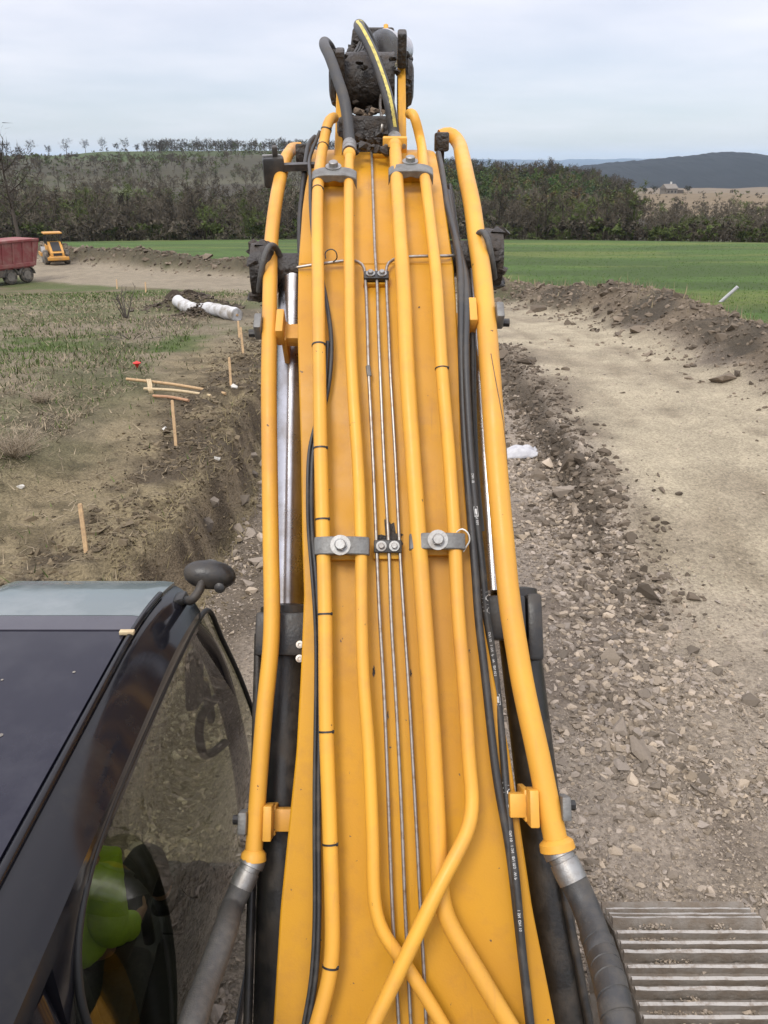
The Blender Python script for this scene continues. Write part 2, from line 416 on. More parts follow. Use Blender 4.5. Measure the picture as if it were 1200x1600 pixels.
def bell(x, y, cx, cy_, sx, sy):
    return np.exp(-((x - cx) / sx) ** 2 - ((y - cy_) / sy) ** 2)
BERM = np.array([(8.8, -60.0), (8.8, 8.0), (8.9, 20.0), (8.2, 28.0), (6.2, 35.0), (0.5, 46.0), (-8.0, 57.0), (-20.0, 69.0), (-36.0, 84.0), (-90.0, 130.0)])
def berm_sd(x, y):
    best = np.full(x.shape, 1e9); sg = np.ones(x.shape); arc = np.zeros(x.shape); acc = 0.0
    for k in range(len(BERM) - 1):
        a, b = BERM[k], BERM[k + 1]; d = b - a; L = math.hypot(*d)
        t = np.clip(((x - a[0]) * d[0] + (y - a[1]) * d[1]) / L ** 2, 0, 1)
        px, py = a[0] + t * d[0], a[1] + t * d[1]
        ds = np.hypot(x - px, y - py); cr = (x - a[0]) * d[1] - (y - a[1]) * d[0]
        m = ds < best
        best = np.where(m, ds, best); sg = np.where(m, np.sign(cr), sg); arc = np.where(m, acc + t * L, arc)
        acc += L
    return best * sg, arc
SLOPE = 0.055
ZR = np.array([150., 190., 260., 400., 600., 820., 1100., 1600., 3000., 9500.])
Z_LEFT = np.array([-7.5, -10.5, -9.0, -3.0, 7.0, 17.0, 9., -10., -40., -55.])
Z_MID = np.array([-7.5, -10.5, -9.5, -2.5, -5.0, -14.0, -25., -35., -45., -55.])
Z_RIGHT = np.array([-7.5, -10.5, -12.5, -13.0, -13.2, -22., -32., -40., -48., -55.])
def bank_edge(y):
    return -2.42 + 0.30 * (fbm(y, y * 0 + 3.3, 2.2, 3, 41) - 0.5) * 2 - 0.035 * np.maximum(y - 13, 0) - 0.06 * np.maximum(9 - y, 0)
def right_edge(y):
    return 2.95 + 0.35 * (fbm(y, y * 0 + 8.1, 1.8, 3, 57) - 0.5) * 2 + 0.02 * (y - 12)
def terrain(x, y, want='z'):
    x = np.asarray(x, float); y = np.asarray(y, float)
    r = np.hypot(x, y)
    k = 3.0
    base = -SLOPE * np.where(y < 60, np.log1p(np.exp(np.clip((y - 15) / k, -30, 30))) * k, y - 15)
    base = np.where(y < -20, 0, base)
    sd, arc = berm_sd(x, y)
    xe, xr = bank_edge(y), right_edge(y)
    Lm = 1 - sst(-0.06, 0.34, x - xe)                       # 1 on the left terrace
    Rm = sst(-0.35, 0.25, x - xr)                           # 1 on the road side
    ahead = sst(18.5, 24.0, y)                              # the cut runs out ahead of the machine
    left_high = 0.80 + 0.10 * (fbm(x, y, 5.0, 3, 5) - 0.5) * 2
    right_high = 0.50 * sst(7.2, 11.5, y)
    mid = left_high * (1 - sst(-6, 4, x)) + right_high * sst(-6, 4, x)
    high = np.where(x < xe + 0.5, left_high, right_high)
    cut = (1 - Lm) * (1 - Rm)
    z = base + (high * (1 - cut)) * (1 - ahead) + mid * ahead * (1 - sst(24, 48, y))
    near_fade = 1 - sst(40, 120, r)
    z = z - 0.8 * bell(x, y, -29, 55, 15, 13)
    # wheel ruts and waves in the road
    road = sst(-8.2, -7.2, sd) * (1 - sst(-1.6, -0.9, sd)) * (1 - cut * (1 - ahead)) * np.where(y < 24, Rm, 1)
    road = road * np.where((x < xe + 0.4) & (y < 22), 0, 1)
    z = z - road * near_fade * 0.035 * sum(np.exp(-((sd - s_ - 0.35 * (fbm(y, y * 0 + s_, 6.0, 2, 77) - .5)) / .2) ** 2) for s_ in (-2.5, -4.3, -3.4, -5.3, -6.4)) * (0.4 + fbm(x, y, 1.5, 2, 79))
    z = z + road * 0.07 * (fbm(x, y, 1.6, 3, 71) - 0.5) * near_fade
    # soil berm at the outer road edge
    bh = (0.55 + 0.75 * fbm(arc, arc * 0 + 2.0, 5.0, 3, 23)) * np.where(x < 0, 1.35, 1.0)
    bprof = np.exp(-(np.abs(sd - 0.2) / (1.25 + 0.5 * (fbm(arc, arc * 0, 3.0, 2, 29) - 0.5))) ** 2.4)
    rough = fbm(x, y, 0.9, 4, 31) - 0.5
    z = z + bprof * (bh + 0.55 * rough)
    # heap by the white roll, mound of straw, clods at the terrace rim
    heap = bell(x, y, -6.9, 28.6, 1.0, 0.8)
    z = z + 0.45 * heap * (0.7 + 0.9 * fbm(x, y, 0.5, 3, 37))
    rim = np.exp(-((x - xe + 0.55) / 0.65) ** 2) * (1 - ahead) * (y < 24)
    z = z + rim * (0.28 * (fbm(x, y, 0.55, 4, 43) - 0.42)) * 1.6
    face = np.clip(Lm * (1 - Lm) * 4, 0, 1) * (1 - ahead)
    z = z + face * 0.34 * (fbm(x, y, 0.34, 4, 47) - 0.5)
    rface = np.clip(Rm * (1 - Rm) * 4, 0, 1) * (1 - ahead) * sst(7.5, 11, y)
    z = z + rface * 0.38 * (fbm(x, y, 0.45, 4, 53) - 0.45)
    mound = bell(x, y, -5.6, 10.2, 1.1, 2.2) * 0.30 + bell(x, y, -6.8, 13.5, 1.4, 3.0) * 0.30
    z = z + mound * (0.6 + 0.8 * fbm(x, y, 0.7, 3, 61))
    gm = cut * (1 - ahead)
    z = z + gm * (0.11 * (fbm(x, y, 0.8, 4, 3) - 0.5) + 0.05 * (fbm(x, y, 0.16, 3, 9) - 0.5))
    other = np.clip(1 - gm - road, 0, 1) * (1 - bprof)
    z = z + other * near_fade * (0.10 * (fbm(x, y, 0.7, 4, 83) - 0.5))
    # far country
    a = x / np.maximum(y, 1.0)
    zl, zm, zr = np.interp(r, ZR, Z_LEFT), np.interp(r, ZR, Z_MID), np.interp(r, ZR, Z_RIGHT)
    wl_ = sst(-0.05, 0.13, a); wr_ = sst(0.20, 0.312, a)
    zf = (zl * (1 - wl_) + zm * wl_) * (1 - wr_) + zr * wr_
    zf = zf + (fbm(x, y, 110, 4, 91) - 0.5) * 9.0 * sst(180, 400, r) + (fbm(x, y, 400, 3, 95) - 0.5) * 12 * sst(300, 900, r)
    wf = sst(135, 185, r)
    zfront = np.where(y < 0, -2.0 * sst(30, 300, r), z)
    z = zfront * (1 - wf) + np.where(y < 0, -4.0 + (zf * 0 ), zf) * wf
    z = np.where(y < 0, z * (1 - sst(200, 3000, r)) + (-50) * sst(200, 3000, r), z)
    if want == 'z': return z
    # ---------------- base colour and zone of the ground
    shp = x.shape + (3,)
    def c3(c): return np.broadcast_to(np.array(c), shp)
    def mix(A, B, w): return A * (1 - w[..., None]) + B * w[..., None]
    n1, n2, n3 = fbm(x, y, 1.3, 4, 101), fbm(x, y, 4.5, 4, 107), fbm(x, y, 0.35, 3, 113)
    soil_d, soil_b = c3((0.085, 0.066, 0.043)), c3((0.225, 0.182, 0.108))
    straw, green = c3((0.20, 0.168, 0.115)), c3((0.075, 0.105, 0.03))
    left = mix(straw, c3((0.125, 0.10, 0.07)), sst(0.45, 0.62, n1))
    left = mix(left, c3((0.11, 0.115, 0.05)), sst(0.52, 0.66, n2) * 0.6)
    gp = bell(x, y, -9.5, 18.5, 2.8, 4.5) + 0.9 * bell(x, y, -5.0, 20.0, 0.8, 3.0) + 0.9 * bell(x, y, -18, 45, 6, 5) + 0.6 * bell(x, y, -14, 30, 6, 5)
    left = mix(left, green, np.clip(gp * 1.3 * sst(0.35, 0.55, n1), 0, 0.9))
    strip = (1 - sst(1.4, 3.0, xe - x + 1.2 * (n1 - 0.5) - 0.10 * np.maximum(10 - y, 0))) * (1 - sst(17, 24, y))
    left = mix(left, mix(soil_b, c3((0.13, 0.105, 0.06)), sst(0.48, 0.66, n3)), strip)
    left = mix(left, soil_d, np.clip(rim * 1.5, 0, 1) * sst(0.36, 0.55, n1 * 0.5 + n3 * 0.5))
    left = mix(left, soil_d, np.clip(heap * 1.5, 0, 1))
    far_l = sst(24, 40, y)
    left = mix(left, mix(c3((0.15, 0.125, 0.075)), c3((0.085, 0.105, 0.035)), sst(0.42, 0.6, n2)), far_l * 0.85)
    pale = mix(c3((0.40, 0.345, 0.245)), c3((0.29, 0.245, 0.175)), sst(0.42, 0.68, n1 * 0.55 + n2 * 0.45))
    ruts = sum(np.exp(-((sd - s_ - 0.35 * (fbm(y, y * 0 + s_, 6.0, 2, 77) - .5)) / w_) ** 2) for s_, w_ in ((-2.5, .22), (-4.3, .22), (-3.4, .2), (-5.3, .25), (-6.4, .2)))
    pale = mix(pale, c3((0.235, 0.195, 0.135)), np.clip(ruts, 0, 1) * sst(.40, .62, n1) * 0.55)
    pale = mix(pale, c3((0.20, 0.168, 0.122)), sst(24, 46, y) * 0.7)
    grav = mix(c3((0.30, 0.252, 0.20)), c3((0.19, 0.155, 0.12)), sst(0.44, 0.62, n1))
    grav = mix(grav, c3((0.31, 0.262, 0.20)), sst(0.54, 0.66, n2) * 0.6)
    grav = mix(grav, soil_d, np.clip(sst(0.9, 0.2, np.abs(x - xe - 0.6)) * 0.6, 0, 1))
    face_c = mix(c3((0.215, 0.168, 0.108)), c3((0.105, 0.08, 0.052)), sst(0.4, 0.6, n3))
    field = mix(c3((0.070, 0.120, 0.028)), c3((0.055, 0.088, 0.024)), sst(0.42, 0.62, fbm(x, y * 2.6, 14, 4, 131)))
    field = mix(field, c3((0.135, 0.16, 0.04)), sst(0.52, 0.68, fbm(x, y * 3, 20, 3, 137)) * 0.65)
    field = mix(field, c3((0.05, 0.075, 0.024)), sst(.2, .9, np.sin((x * .86 + y * .5) * 1.9)) * .22)
    field = mix(field, c3((0.17, 0.14, 0.08)), (1 - sst(1.5, 5.0, sd + 3 * (n2 - 0.5))) * 0.8)
    bermc = mix(c3((0.15, 0.118, 0.082)), c3((0.075, 0.062, 0.045)), sst(0.42, 0.6, n1))
    bermc = mix(bermc, c3((0.11, 0.10, 0.055)), sst(0.55, 0.68, n2) * 0.6)
    bermc = mix(bermc, c3((0.075, 0.066, 0.040)), sst(2, -6, x) * 0.75)
    col = left.copy(); zone = np.full(x.shape, 5)
    isroad = (sd > -7.6 + 1.0 * (n1 - 0.5)) & (sd < -0.95 + 0.8 * (n1 - 0.5))
    wide = 2.6 * sst(30, 55, y)
    rw = sst(-8.0, -7.0, sd + wide + 1.4 * (n1 - 0.5)) * (1 - sst(-1.7, -0.8, sd + 1.2 * (n1 - 0.5)))
    rw = np.where(y < 22, rw * sst(-0.1, 0.9, x - xr + 0.9 * (n1 - 0.5)), rw) * np.where((x < xe + .4) & (y < 22), 0, 1)
    nearfade = sst(5.0, 8.6, y + 2.2 * (n1 - 0.5) - 0.35 * (x - 3))
    rw = rw * nearfade
    isright = (x > xe + 0.4) & (sd < 0)
    col = np.where(isright[..., None] & (y < 24)[..., None], grav, col); zone = np.where(isright & (y < 24), 0, zone)
    col = mix(col, face_c, np.clip(face * 1.3, 0, 1))
    col = mix(col, pale, rw)
    zone = np.where(rw > 0.5, 1, zone)
    col = mix(col, c3((0.072, 0.058, 0.042)), np.clip(rface * 1.4, 0, 1) * 0.9)
    rim_r = np.exp(-((x - xr - 0.4) / 0.45) ** 2) * sst(8.5, 11, y) * (1 - ahead)
    col = mix(col, c3((0.16, 0.13, 0.095)), np.clip(rim_r, 0, 1) * sst(0.35, 0.6, n1))
    fw = sst(0.9, 1.9, sd + 0.9 * (n1 - 0.5)); col = mix(col, field, fw); zone = np.where(fw > 0.5, 3, zone)
    bw = np.clip(bprof * 1.7, 0, 1); col = mix(col, bermc, bw); zone = np.where(bprof > 0.35, 2, zone)
    zone = np.where((zone == 5) & (x < xe + 0.45) & (x > xe - 2.4) & (y < 24) & (sd < 0), 4, zone)
    wood = mix(c3((0.052, 0.045, 0.032)), c3((0.075, 0.085, 0.035)), sst(0.45, 0.62, fbm(x, y, 60, 4, 151)))
    upl = sst(300, 470, r) * (1 - wl_)
    wood = mix(wood, c3((0.050, 0.046, 0.028)), upl * 0.9)
    wood = mix(wood, c3((0.070, 0.064, 0.038)), upl * sst(.52, .6, fbm(x, y * 4, 160, 3, 171)) * .7)
    gtop = sst(660, 700, r + 60 * (fbm(x, y, 120, 3, 155) - .5)) * (1 - wl_) * sst(0.15, -0.2, a + 0.12)
    wood = mix(wood, c3((0.055, 0.075, 0.028)), gtop)
    pf = sst(290, 345, r + 60 * (fbm(x, y, 80, 3, 163) - .5)) * sst(0.27, 0.31, a + .03 * (fbm(x, y, 60, 3, 167) - .5))
    wood = mix(wood, c3((0.155, 0.118, 0.072)), pf)
    col = mix(col, wood, sst(146, 152, r)); zone = np.where(r > 149, 6, zone)
    return z, col, zone

ang = np.concatenate([np.linspace(-math.pi, R(-52), 26)[:-1], np.linspace(R(-52), R(-36), 30)[:-1], np.linspace(R(-36), R(36), 380)[:-1], np.linspace(R(36), R(52), 30)[:-1], np.linspace(R(52), math.pi, 26)])
rad = [0.4, 1.0, 1.6, 2.1]
while rad[-1] < 9400:
    q = rad[-1]; rad.append(q * (1.0068 if q < 34 else 1.017 if q < 200 else 1.03 if q < 900 else 1.07))
rad = np.array(rad)
Rg, Ag = np.meshgrid(rad, ang, indexing='ij')
gx, gy = Rg * np.sin(Ag), Rg * np.cos(Ag)
gz, gc, gzone = terrain(gx, gy, 'all')
nr, na = Rg.shape
i0 = (np.arange(nr - 1)[:, None] * na + np.arange(na - 1)[None, :]).ravel()
quads = np.stack([i0, i0 + 1, i0 + na + 1, i0 + na], 1)[:, ::-1]
fz = np.take(gzone.ravel(), i0)
allV = np.stack([gx.ravel(), gy.ravel(), gz.ravel()], 1); allC = gc.reshape(-1, 3)
ZN = ['gravel_bed', 'dirt_road', 'soil_berm', 'green_field', 'earth_bank', 'rough_field', 'hillside']
ZL = ['crushed stone bed in front of the tracks', 'pale compacted dirt road curving to the left', 'long berm of dark soil along the outer road edge',
      'green field of young crop beyond the soil berm', 'bare brown earth terrace and cut bank left of the boom', 'rough field of dry straw and grass on the left', 'wooded hillside beyond the field']
STRUCT = {}
for k, nm in enumerate(ZN):
    q = quads[fz == k]
    used = np.unique(q); remap = np.zeros(len(allV), np.int64); remap[used] = np.arange(len(used))
    me = fast_mesh(nm, allV[used], remap[q], allC[used])
    o = link(nm, me, M['far'] if nm == 'hillside' else M['ground'], None, True)
    tag(o, ZL[k], None, None, 'structure'); STRUCT[nm] = o
def gz_at(x, y): return float(terrain(np.array([x]), np.array([y]))[0])
def GT(u, v):
    "where the ray of a pixel meets the terrain"
    hh = (800 - v) / F; dy, dz, dx = CP + hh * SP, -SP + hh * CP, (u - 600) / F
    t = np.geomspace(2, 900, 4000); zz = terrain(dx * t, dy * t) - (CAM.z + dz * t)
    i = int(np.argmax(zz > 0)); 
    return Vector((dx * t[i], dy * t[i], CAM.z + dz * t[i]))

# distant hill and ridge
def far_hill(name, label, yc, prof, depth, base, col, seed, nx=700, ny=34, amp=4):
    us = np.linspace(prof[0][0], prof[-1][0], nx); vv = np.interp(us, [p[0] for p in prof], [p[1] for p in prof])
    xs = (us - 600) / F * yc * CP
    el = (260 - vv) / F * CP ** 2
    top = CAM.z + yc * el
    t = np.linspace(-1, 1, ny); X, T = np.meshgrid(xs, t, indexing='ij')
    top = np.repeat(top[:, None], ny, 1)
    Y = yc + T * depth
    Z = base + (top - base) * np.clip(1 - np.abs(T) ** 1.6, 0, 1) + ((fbm(X, Y, yc * 0.02, 4, seed) - 0.5) * amp + (fbm(X, Y, yc * 0.004, 2, seed + 9) - 0.5) * amp * .5) * (1 - np.abs(T))
    V = np.stack([X.ravel(), Y.ravel(), Z.ravel()], 1)
    i = (np.arange(nx - 1)[:, None] * ny + np.arange(ny - 1)[None, :]).ravel()
    q = np.stack([i, i + ny, i + ny + 1, i + 1], 1)
    w = fbm(X, Y * 0.6, yc * 0.02, 4, seed + 5)[..., None]
    C = np.array(col) * (0.7 + 0.6 * w)
    o = link(name, fast_mesh(name, V, q, C.reshape(-1, 3)), M['far'], None, True)
    return tag(o, label, None, None, 'structure')
far_hill('distant_hill', 'dark wooded hill on the right horizon', 2700, [(640, 296), (760, 275), (830, 268), (880, 263), (930, 258), (980, 252), (1030, 247.5), (1080, 243), (1110, 239.5), (1140, 237.5), (1165, 240), (1200, 247), (1260, 258), (1350, 270), (1500, 280), (1700, 300)], 700, -55, (0.016, 0.018, 0.018), 201, amp=10)
far_hill('distant_ridge', 'faint blue ridge on the far horizon', 16000, [(-900, 262), (-300, 253), (100, 252), (500, 250), (720, 248), (860, 250), (1000, 247.5), (1150, 246), (1400, 249), (2000, 256), (2400, 262)], 900, -60, (0.05, 0.055, 0.05), 211, amp=30)

# ------------------------------------------------------------------ stones and gravel
def hull_stone(seed, n=11):
    r = random.Random(seed); bm = bmesh.new()
    for _ in range(n):
        p = Vector((r.gauss(0, 1), r.gauss(0, 1), r.gauss(0, 1))).normalized() * r.uniform(0.78, 1.0)
        p.z *= 0.74; p.y *= 0.85; bm.verts.new(p * 0.5)
    res = bmesh.ops.convex_hull(bm, input=bm.verts)
    bmesh.ops.delete(bm, geom=[e for e in res['geom_interior'] if isinstance(e, bmesh.types.BMVert)], context='VERTS')
    bmesh.ops.triangulate(bm, faces=bm.faces); bm.verts.index_update()
    V = np.array([v.co[:] for v in bm.verts]); T = np.array([[v.index for v in f.verts] for f in bm.faces]); bm.free()
    return V, T
STONES = [hull_stone(k, 9 + k % 5) for k in range(14)]
CHIPS = [hull_stone(40 + k, 7 + k % 2) for k in range(16)]
def scatter_mesh(name, protos, pos, size, cols, tilt=0.5, flat=1.0):
    "join many small pieces into one mesh (uncountable stuff)"
    n = len(pos); which = rng.integers(0, len(protos), n); VV, TT, CC = [], [], []; off = 0
    for k, (V, T) in enumerate(protos):
        idx = np.where(which == k)[0]
        if not len(idx): continue
        m = len(idx); az = rng.uniform(0, 2 * np.pi, m); tx = rng.normal(0, tilt, m)
        ca, sa, ct, st = np.cos(az), np.sin(az), np.cos(tx), np.sin(tx)
        Rm = np.zeros((m, 3, 3))
        Rm[:, 0, 0] = ca; Rm[:, 0, 1] = -sa * ct; Rm[:, 0, 2] = sa * st
        Rm[:, 1, 0] = sa; Rm[:, 1, 1] = ca * ct; Rm[:, 1, 2] = -ca * st
        Rm[:, 2, 1] = st; Rm[:, 2, 2] = ct
        sc = size[idx][:, None, None] * np.stack([rng.uniform(0.8, 1.3, m), rng.uniform(0.7, 1.1, m), rng.uniform(0.6, 1.1, m) * flat], 1)[:, None, :]
        W = np.einsum('mij,mvj->mvi', Rm, V[None] * sc) + pos[idx][:, None, :]
        VV.append(W.reshape(-1, 3)); CC.append(np.repeat(cols[idx], len(V), 0))
        TT.append((T[None] + (np.arange(m) * len(V))[:, None, None] + off).reshape(-1, 3)); off += m * len(V)
    return fast_mesh(name, np.concatenate(VV), np.concatenate(TT), np.concatenate(CC), True)
def stone_cols(n, dark=0.0):
    b = rng.uniform(0.13, 0.34, n) * (1 - dark); t = rng.uniform(0, 1, n)
    return np.stack([b * (1.05 + 0.08 * t), b * (0.90 + 0.02 * t), b * (0.75 - 0.08 * t)], 1)
def wedge(n, ymin, ymax, umin, umax, zref=0.0):
    "random ground points, spread evenly over the picture area of the zone"
    v = rng.uniform(0, 1, n)
    y = ymin * (ymax / ymin) ** (v ** 0.9); u = rng.uniform(umin, umax, n)
    d = y * CP + (CAM.z - zref) * SP
    return (u - 600) / F * d, y
def in_view_gravel(x, y):
    xe, xr = bank_edge(y), right_edge(y)
    return (x > xe + 0.35) & (x < np.where(y > 9.5, xr - 0.1, 9)) & (y < 23)
# fine gravel
x, y = wedge(128000, 2.2, 18, 200, 1300); m = in_view_gravel(x, y)
road_side = (x > 3.2) & (y > 6.2)
keep = m & (~road_side | (rng.uniform(0, 1, len(x)) < np.exp(-(x - 3.0) * 0.8) * 0.5 * np.exp(-np.maximum(y - 8, 0) * .3)))
clump = fbm(x, y, 0.7, 3, 301)
keep &= rng.uniform(0, 1, len(x)) < 0.42 + 2.0 * np.clip(clump - 0.40, 0, 1)
x, y = x[keep], y[keep]
s = 0.019 * np.exp(rng.normal(0, 0.52, len(x))) * (1 + 0.045 * y)
s *= 0.7 + 1.1 * np.clip(clump[keep] - 0.3, 0, 1) * 2
pos = np.stack([x, y, terrain(x, y) + s * 0.05], 1)
link('gravel', scatter_mesh('gravel', CHIPS, pos, s, stone_cols(len(x))), M['stone'], STRUCT['gravel_bed'])['kind'] = 'stuff'
# loose chippings close to the machine
nn = 15000; y = 2.1 * (5.6 / 2.1) ** rng.uniform(0, 1, nn); x = rng.uniform(.75, 4.0, nn); kk = rng.uniform(0, 1, nn) < .25 + 2.2 * np.clip(fbm(x, y, .5, 3, 341) - .38, 0, 1); x, y = x[kk], y[kk]
s = .021 * np.exp(rng.normal(0, .5, len(x)))
link('gravel', scatter_mesh('gravel', CHIPS, np.stack([x, y, terrain(x, y) + s * .08], 1), s, stone_cols(len(x))), M['stone'], STRUCT['gravel_bed'])['kind'] = 'stuff'
# crumbs on the road and on the soil
x, y = wedge(9000, 6, 40, 780, 1300, 0.4); m = (x > right_edge(y)) & (berm_sd(x, y)[0] < -0.5); x, y = x[m], y[m]
pr = rng.uniform(0, 1, len(x)) < 0.15 + 1.2 * np.clip(fbm(x, y, 1.4, 3, 311) - 0.42, 0, 1); x, y = x[pr], y[pr]
s = 0.014 * np.exp(rng.normal(0, 0.5, len(x))) * (1 + 0.05 * y)
link('road_gravel', scatter_mesh('road_gravel', STONES, np.stack([x, y, terrain(x, y) + s * .08], 1), s, stone_cols(len(x)) * 1.25), M['stone'], STRUCT['dirt_road'])['kind'] = 'stuff'
# soil clods: terrace rim, bank faces, berm
def clods(name, parent, n, gen, smin, base, amt=0.5):
    x, y = gen(n)
    s = smin * np.exp(rng.normal(0, 0.55, len(x))) * (1 + 0.04 * y)
    c = np.array(base)[None] * rng.uniform(0.55, 1.35, len(x))[:, None]
    o = link(name, scatter_mesh(name, CHIPS if n > 8000 else STONES, np.stack([x, y, terrain(x, y) + s * 0.05], 1), s, c, 0.8), M['stone'], parent); o['kind'] = 'stuff'
def gen_rim(n):
    y = 4.5 * (24 / 4.5) ** rng.uniform(0, 1, n); x = bank_edge(y) - 0.35 + rng.normal(0, 0.55, n)
    k = (fbm(x, y, 0.6, 3, 321) > 0.40); return x[k], y[k]
def gen_rbank(n):
    y = 7.5 * (22 / 7.5) ** rng.uniform(0, 1, n); x = right_edge(y) - 0.05 + rng.normal(0, 0.38, n)
    return x, y
def gen_berm(n):
    a = rng.uniform(0, 1, n); idx = np.interp(a, [0, 0.7, 1], [1, 5, 9]); i = np.minimum(idx.astype(int), 8); t = idx - i
    p = BERM[i] * (1 - t[:, None]) + BERM[i + 1] * t[:, None]; return p[:, 0] + rng.normal(0, 1.1, n), p[:, 1] + rng.normal(0, 0.8, n)
def gen_heap(n): return -6.9 + rng.normal(0, 0.8, n), 28.6 + rng.normal(0, 0.6, n)
clods('soil_clods', STRUCT['earth_bank'], 12000, gen_rim, 0.031, (0.125, 0.098, 0.062))
clods('soil_clods', STRUCT['gravel_bed'], 2600, gen_rbank, 0.045, (0.115, 0.092, 0.068))
clods('soil_clods', STRUCT['soil_berm'], 6000, gen_berm, 0.055, (0.15, 0.12, 0.088))
clods('soil_heap', STRUCT['rough_field'], 700, gen_heap, 0.05, (0.075, 0.06, 0.045))
LINE = [(2.55, 13.5), (2.6, 11.0), (2.55, 9.6), (2.6, 8.4), (2.6, 7.4), (2.45, 6.4), (2.25, 5.6), (2.0, 4.8)]
nn = 1700; t = rng.uniform(0, len(LINE) - 1.001, nn); i = t.astype(int); f_ = (t - i)[:, None]; LA = np.array(LINE); p = LA[i] * (1 - f_) + LA[i + 1] * f_
x, y = p[:, 0] + rng.normal(-.12, .42, nn), p[:, 1] + rng.normal(0, .3, nn); s = rng.uniform(.045, .14, nn)
link('rubble', scatter_mesh('rubble', STONES, np.stack([x, y, terrain(x, y) + s * .02], 1), s, stone_cols(nn)), M['stone'], STRUCT['gravel_bed'])['kind'] = 'stuff'
# the stones one can pick apart: 300 parts of the gravel bed
stone_me = []
for k, (V, T) in enumerate(STONES):
    for j in range(2):
        c = np.tile(stone_cols(1), (len(V), 1)) * (0.8 + 0.35 * j)
        me = fast_mesh('stone', V, T, c, True); me.materials.append(M['stone']); stone_me.append(me)
LINE = [(2.55, 12.5), (2.6, 11.0), (2.55, 9.6), (2.6, 8.4), (2.6, 7.4), (2.45, 6.4), (2.25, 5.6), (2.1, 5.0)]
sp = []
for k in range(235):
    t = rng.uniform(0, len(LINE) - 1.001); i = int(t); f_ = t - i
    cx_, cy_ = [LINE[i][q] * (1 - f_) + LINE[i + 1][q] * f_ for q in (0, 1)]
    sp.append((cx_ + rng.normal(0, 0.36), cy_ + rng.normal(0, 0.3), rng.uniform(0.07, 0.20)))
for k in range(40): sp.append((-1.75 + rng.normal(0, 0.25), rng.uniform(8.0, 13.5), rng.uniform(0.14, 0.34)))
for k in range(25): sp.append((rng.uniform(1.2, 3.6), rng.uniform(3.2, 6.5), rng.uniform(0.07, 0.13)))
sp[0] = (2.75, 12.3, 0.42); sp[1] = (2.78, 11.1, 0.48); sp[2] = (2.2, 5.35, 0.30); sp[3] = (2.0, 5.2, 0.26); sp[4] = (3.45, 6.1, 0.26); sp[5] = (2.3, 6.75, 0.34); sp[6] = (2.75, 10.5, 0.4)
for k, (sx, sy, ss) in enumerate(sp[:300]):
    o = bpy.data.objects.new('stone', stone_me[int(rng.integers(len(stone_me)))]); COL.objects.link(o)
    o.location = (sx, sy, gz_at(sx, sy) + ss * 0.02); o.rotation_euler = (rng.normal(0, 0.35), rng.normal(0, 0.35), rng.uniform(0, 6.28))
    o.scale = (ss * rng.uniform(0.9, 1.3), ss * rng.uniform(0.7, 1.05), ss * rng.uniform(0.7, 1.1)); o.parent = STRUCT['gravel_bed']

# ------------------------------------------------------------------ grass and straw
def blades(name, parent, x, y, length, width, cols, lie, mat_=None):
    n = len(x); z = terrain(x, y); az = rng.uniform(0, 2 * np.pi, n); tilt = np.abs(rng.normal(lie, 0.35, n)).clip(0, 1.5)
    d = np.stack([np.cos(az) * np.sin(tilt), np.sin(az) * np.sin(tilt), np.cos(tilt)], 1)
    s = np.stack([-np.sin(az + rng.normal(0, .6, n)), np.cos(az), np.zeros(n)], 1) * width[:, None] * 0.5
    b = np.stack([x, y, z + 0.004], 1); V = np.stack([b - s, b + s, b + d * length[:, None]], 1).reshape(-1, 3)
    T = np.arange(3 * n).reshape(-1, 3); C = np.repeat(cols, 3, 0)
    o = link(name, fast_mesh(name, V, T, C), M['leafy'], parent); o['kind'] = 'stuff'; return o
x, y = wedge(110000, 6.0, 45, -260, 470, 0.8); xe = bank_edge(y); dd = xe - x
m = (dd > 0.1) & (berm_sd(x, y)[0] < -7.6)
dens = np.where(dd < 2.4, 0.05, 0.25 + 1.5 * np.clip(fbm(x, y, 1.2, 3, 331) - 0.35, 0, 1))
m &= rng.uniform(0, 1, len(x)) < dens; x, y = x[m], y[m]
gp = bell(x, y, -9.5, 18.5, 3.0, 5) + bell(x, y, -5.0, 20.0, 0.8, 3.0) + .7 * bell(x, y, -16, 42, 7, 8) + 0.12
isg = rng.uniform(0, 1, len(x)) < gp * 0.8
c = np.where(isg[:, None], np.array([0.085, 0.13, 0.035])[None], np.array([0.25, 0.205, 0.14])[None]) * rng.uniform(0.3, 1.35, len(x))[:, None]
blades('straw_and_grass', STRUCT['rough_field'], x, y, rng.uniform(0.06, 0.22, len(x)) * np.where(isg, .7, 1), 0.006 + 0.0009 * y, c, np.where(isg, 0.5, 1.3))
n = 1900; y = 4.8 * (22 / 4.8) ** rng.uniform(0, 1, n); x = bank_edge(y) + rng.uniform(-0.3, 0.5, n)
c = np.array([0.23, 0.19, 0.105])[None] * rng.uniform(0.5, 1.3, n)[:, None]
blades('root_grass', STRUCT['earth_bank'], x, y, rng.uniform(0.05, 0.20, n), 0.005 + 0.0008 * y, c, np.full(n, 0.9))
n = 16000; x, y = wedge(n, 20, 120, 700, 1400, -1); sdv = berm_sd(x, y)[0]; m = sdv > 1.2; x, y = x[m], y[m]
c = np.array([0.078, 0.138, 0.032])[None] * rng.uniform(0.8, 1.3, len(x))[:, None]
blades('crop_grass', STRUCT['green_field'], x, y, rng.uniform(0.04, 0.10, len(x)), 0.006 + 0.0008 * y, c, np.full(len(x), 0.5))
n = 2200; a = rng.uniform(2.0, 6.0, n); i = a.astype(int); t = (a - i)[:, None]; p = BERM[i] * (1 - t) + BERM[i + 1] * t
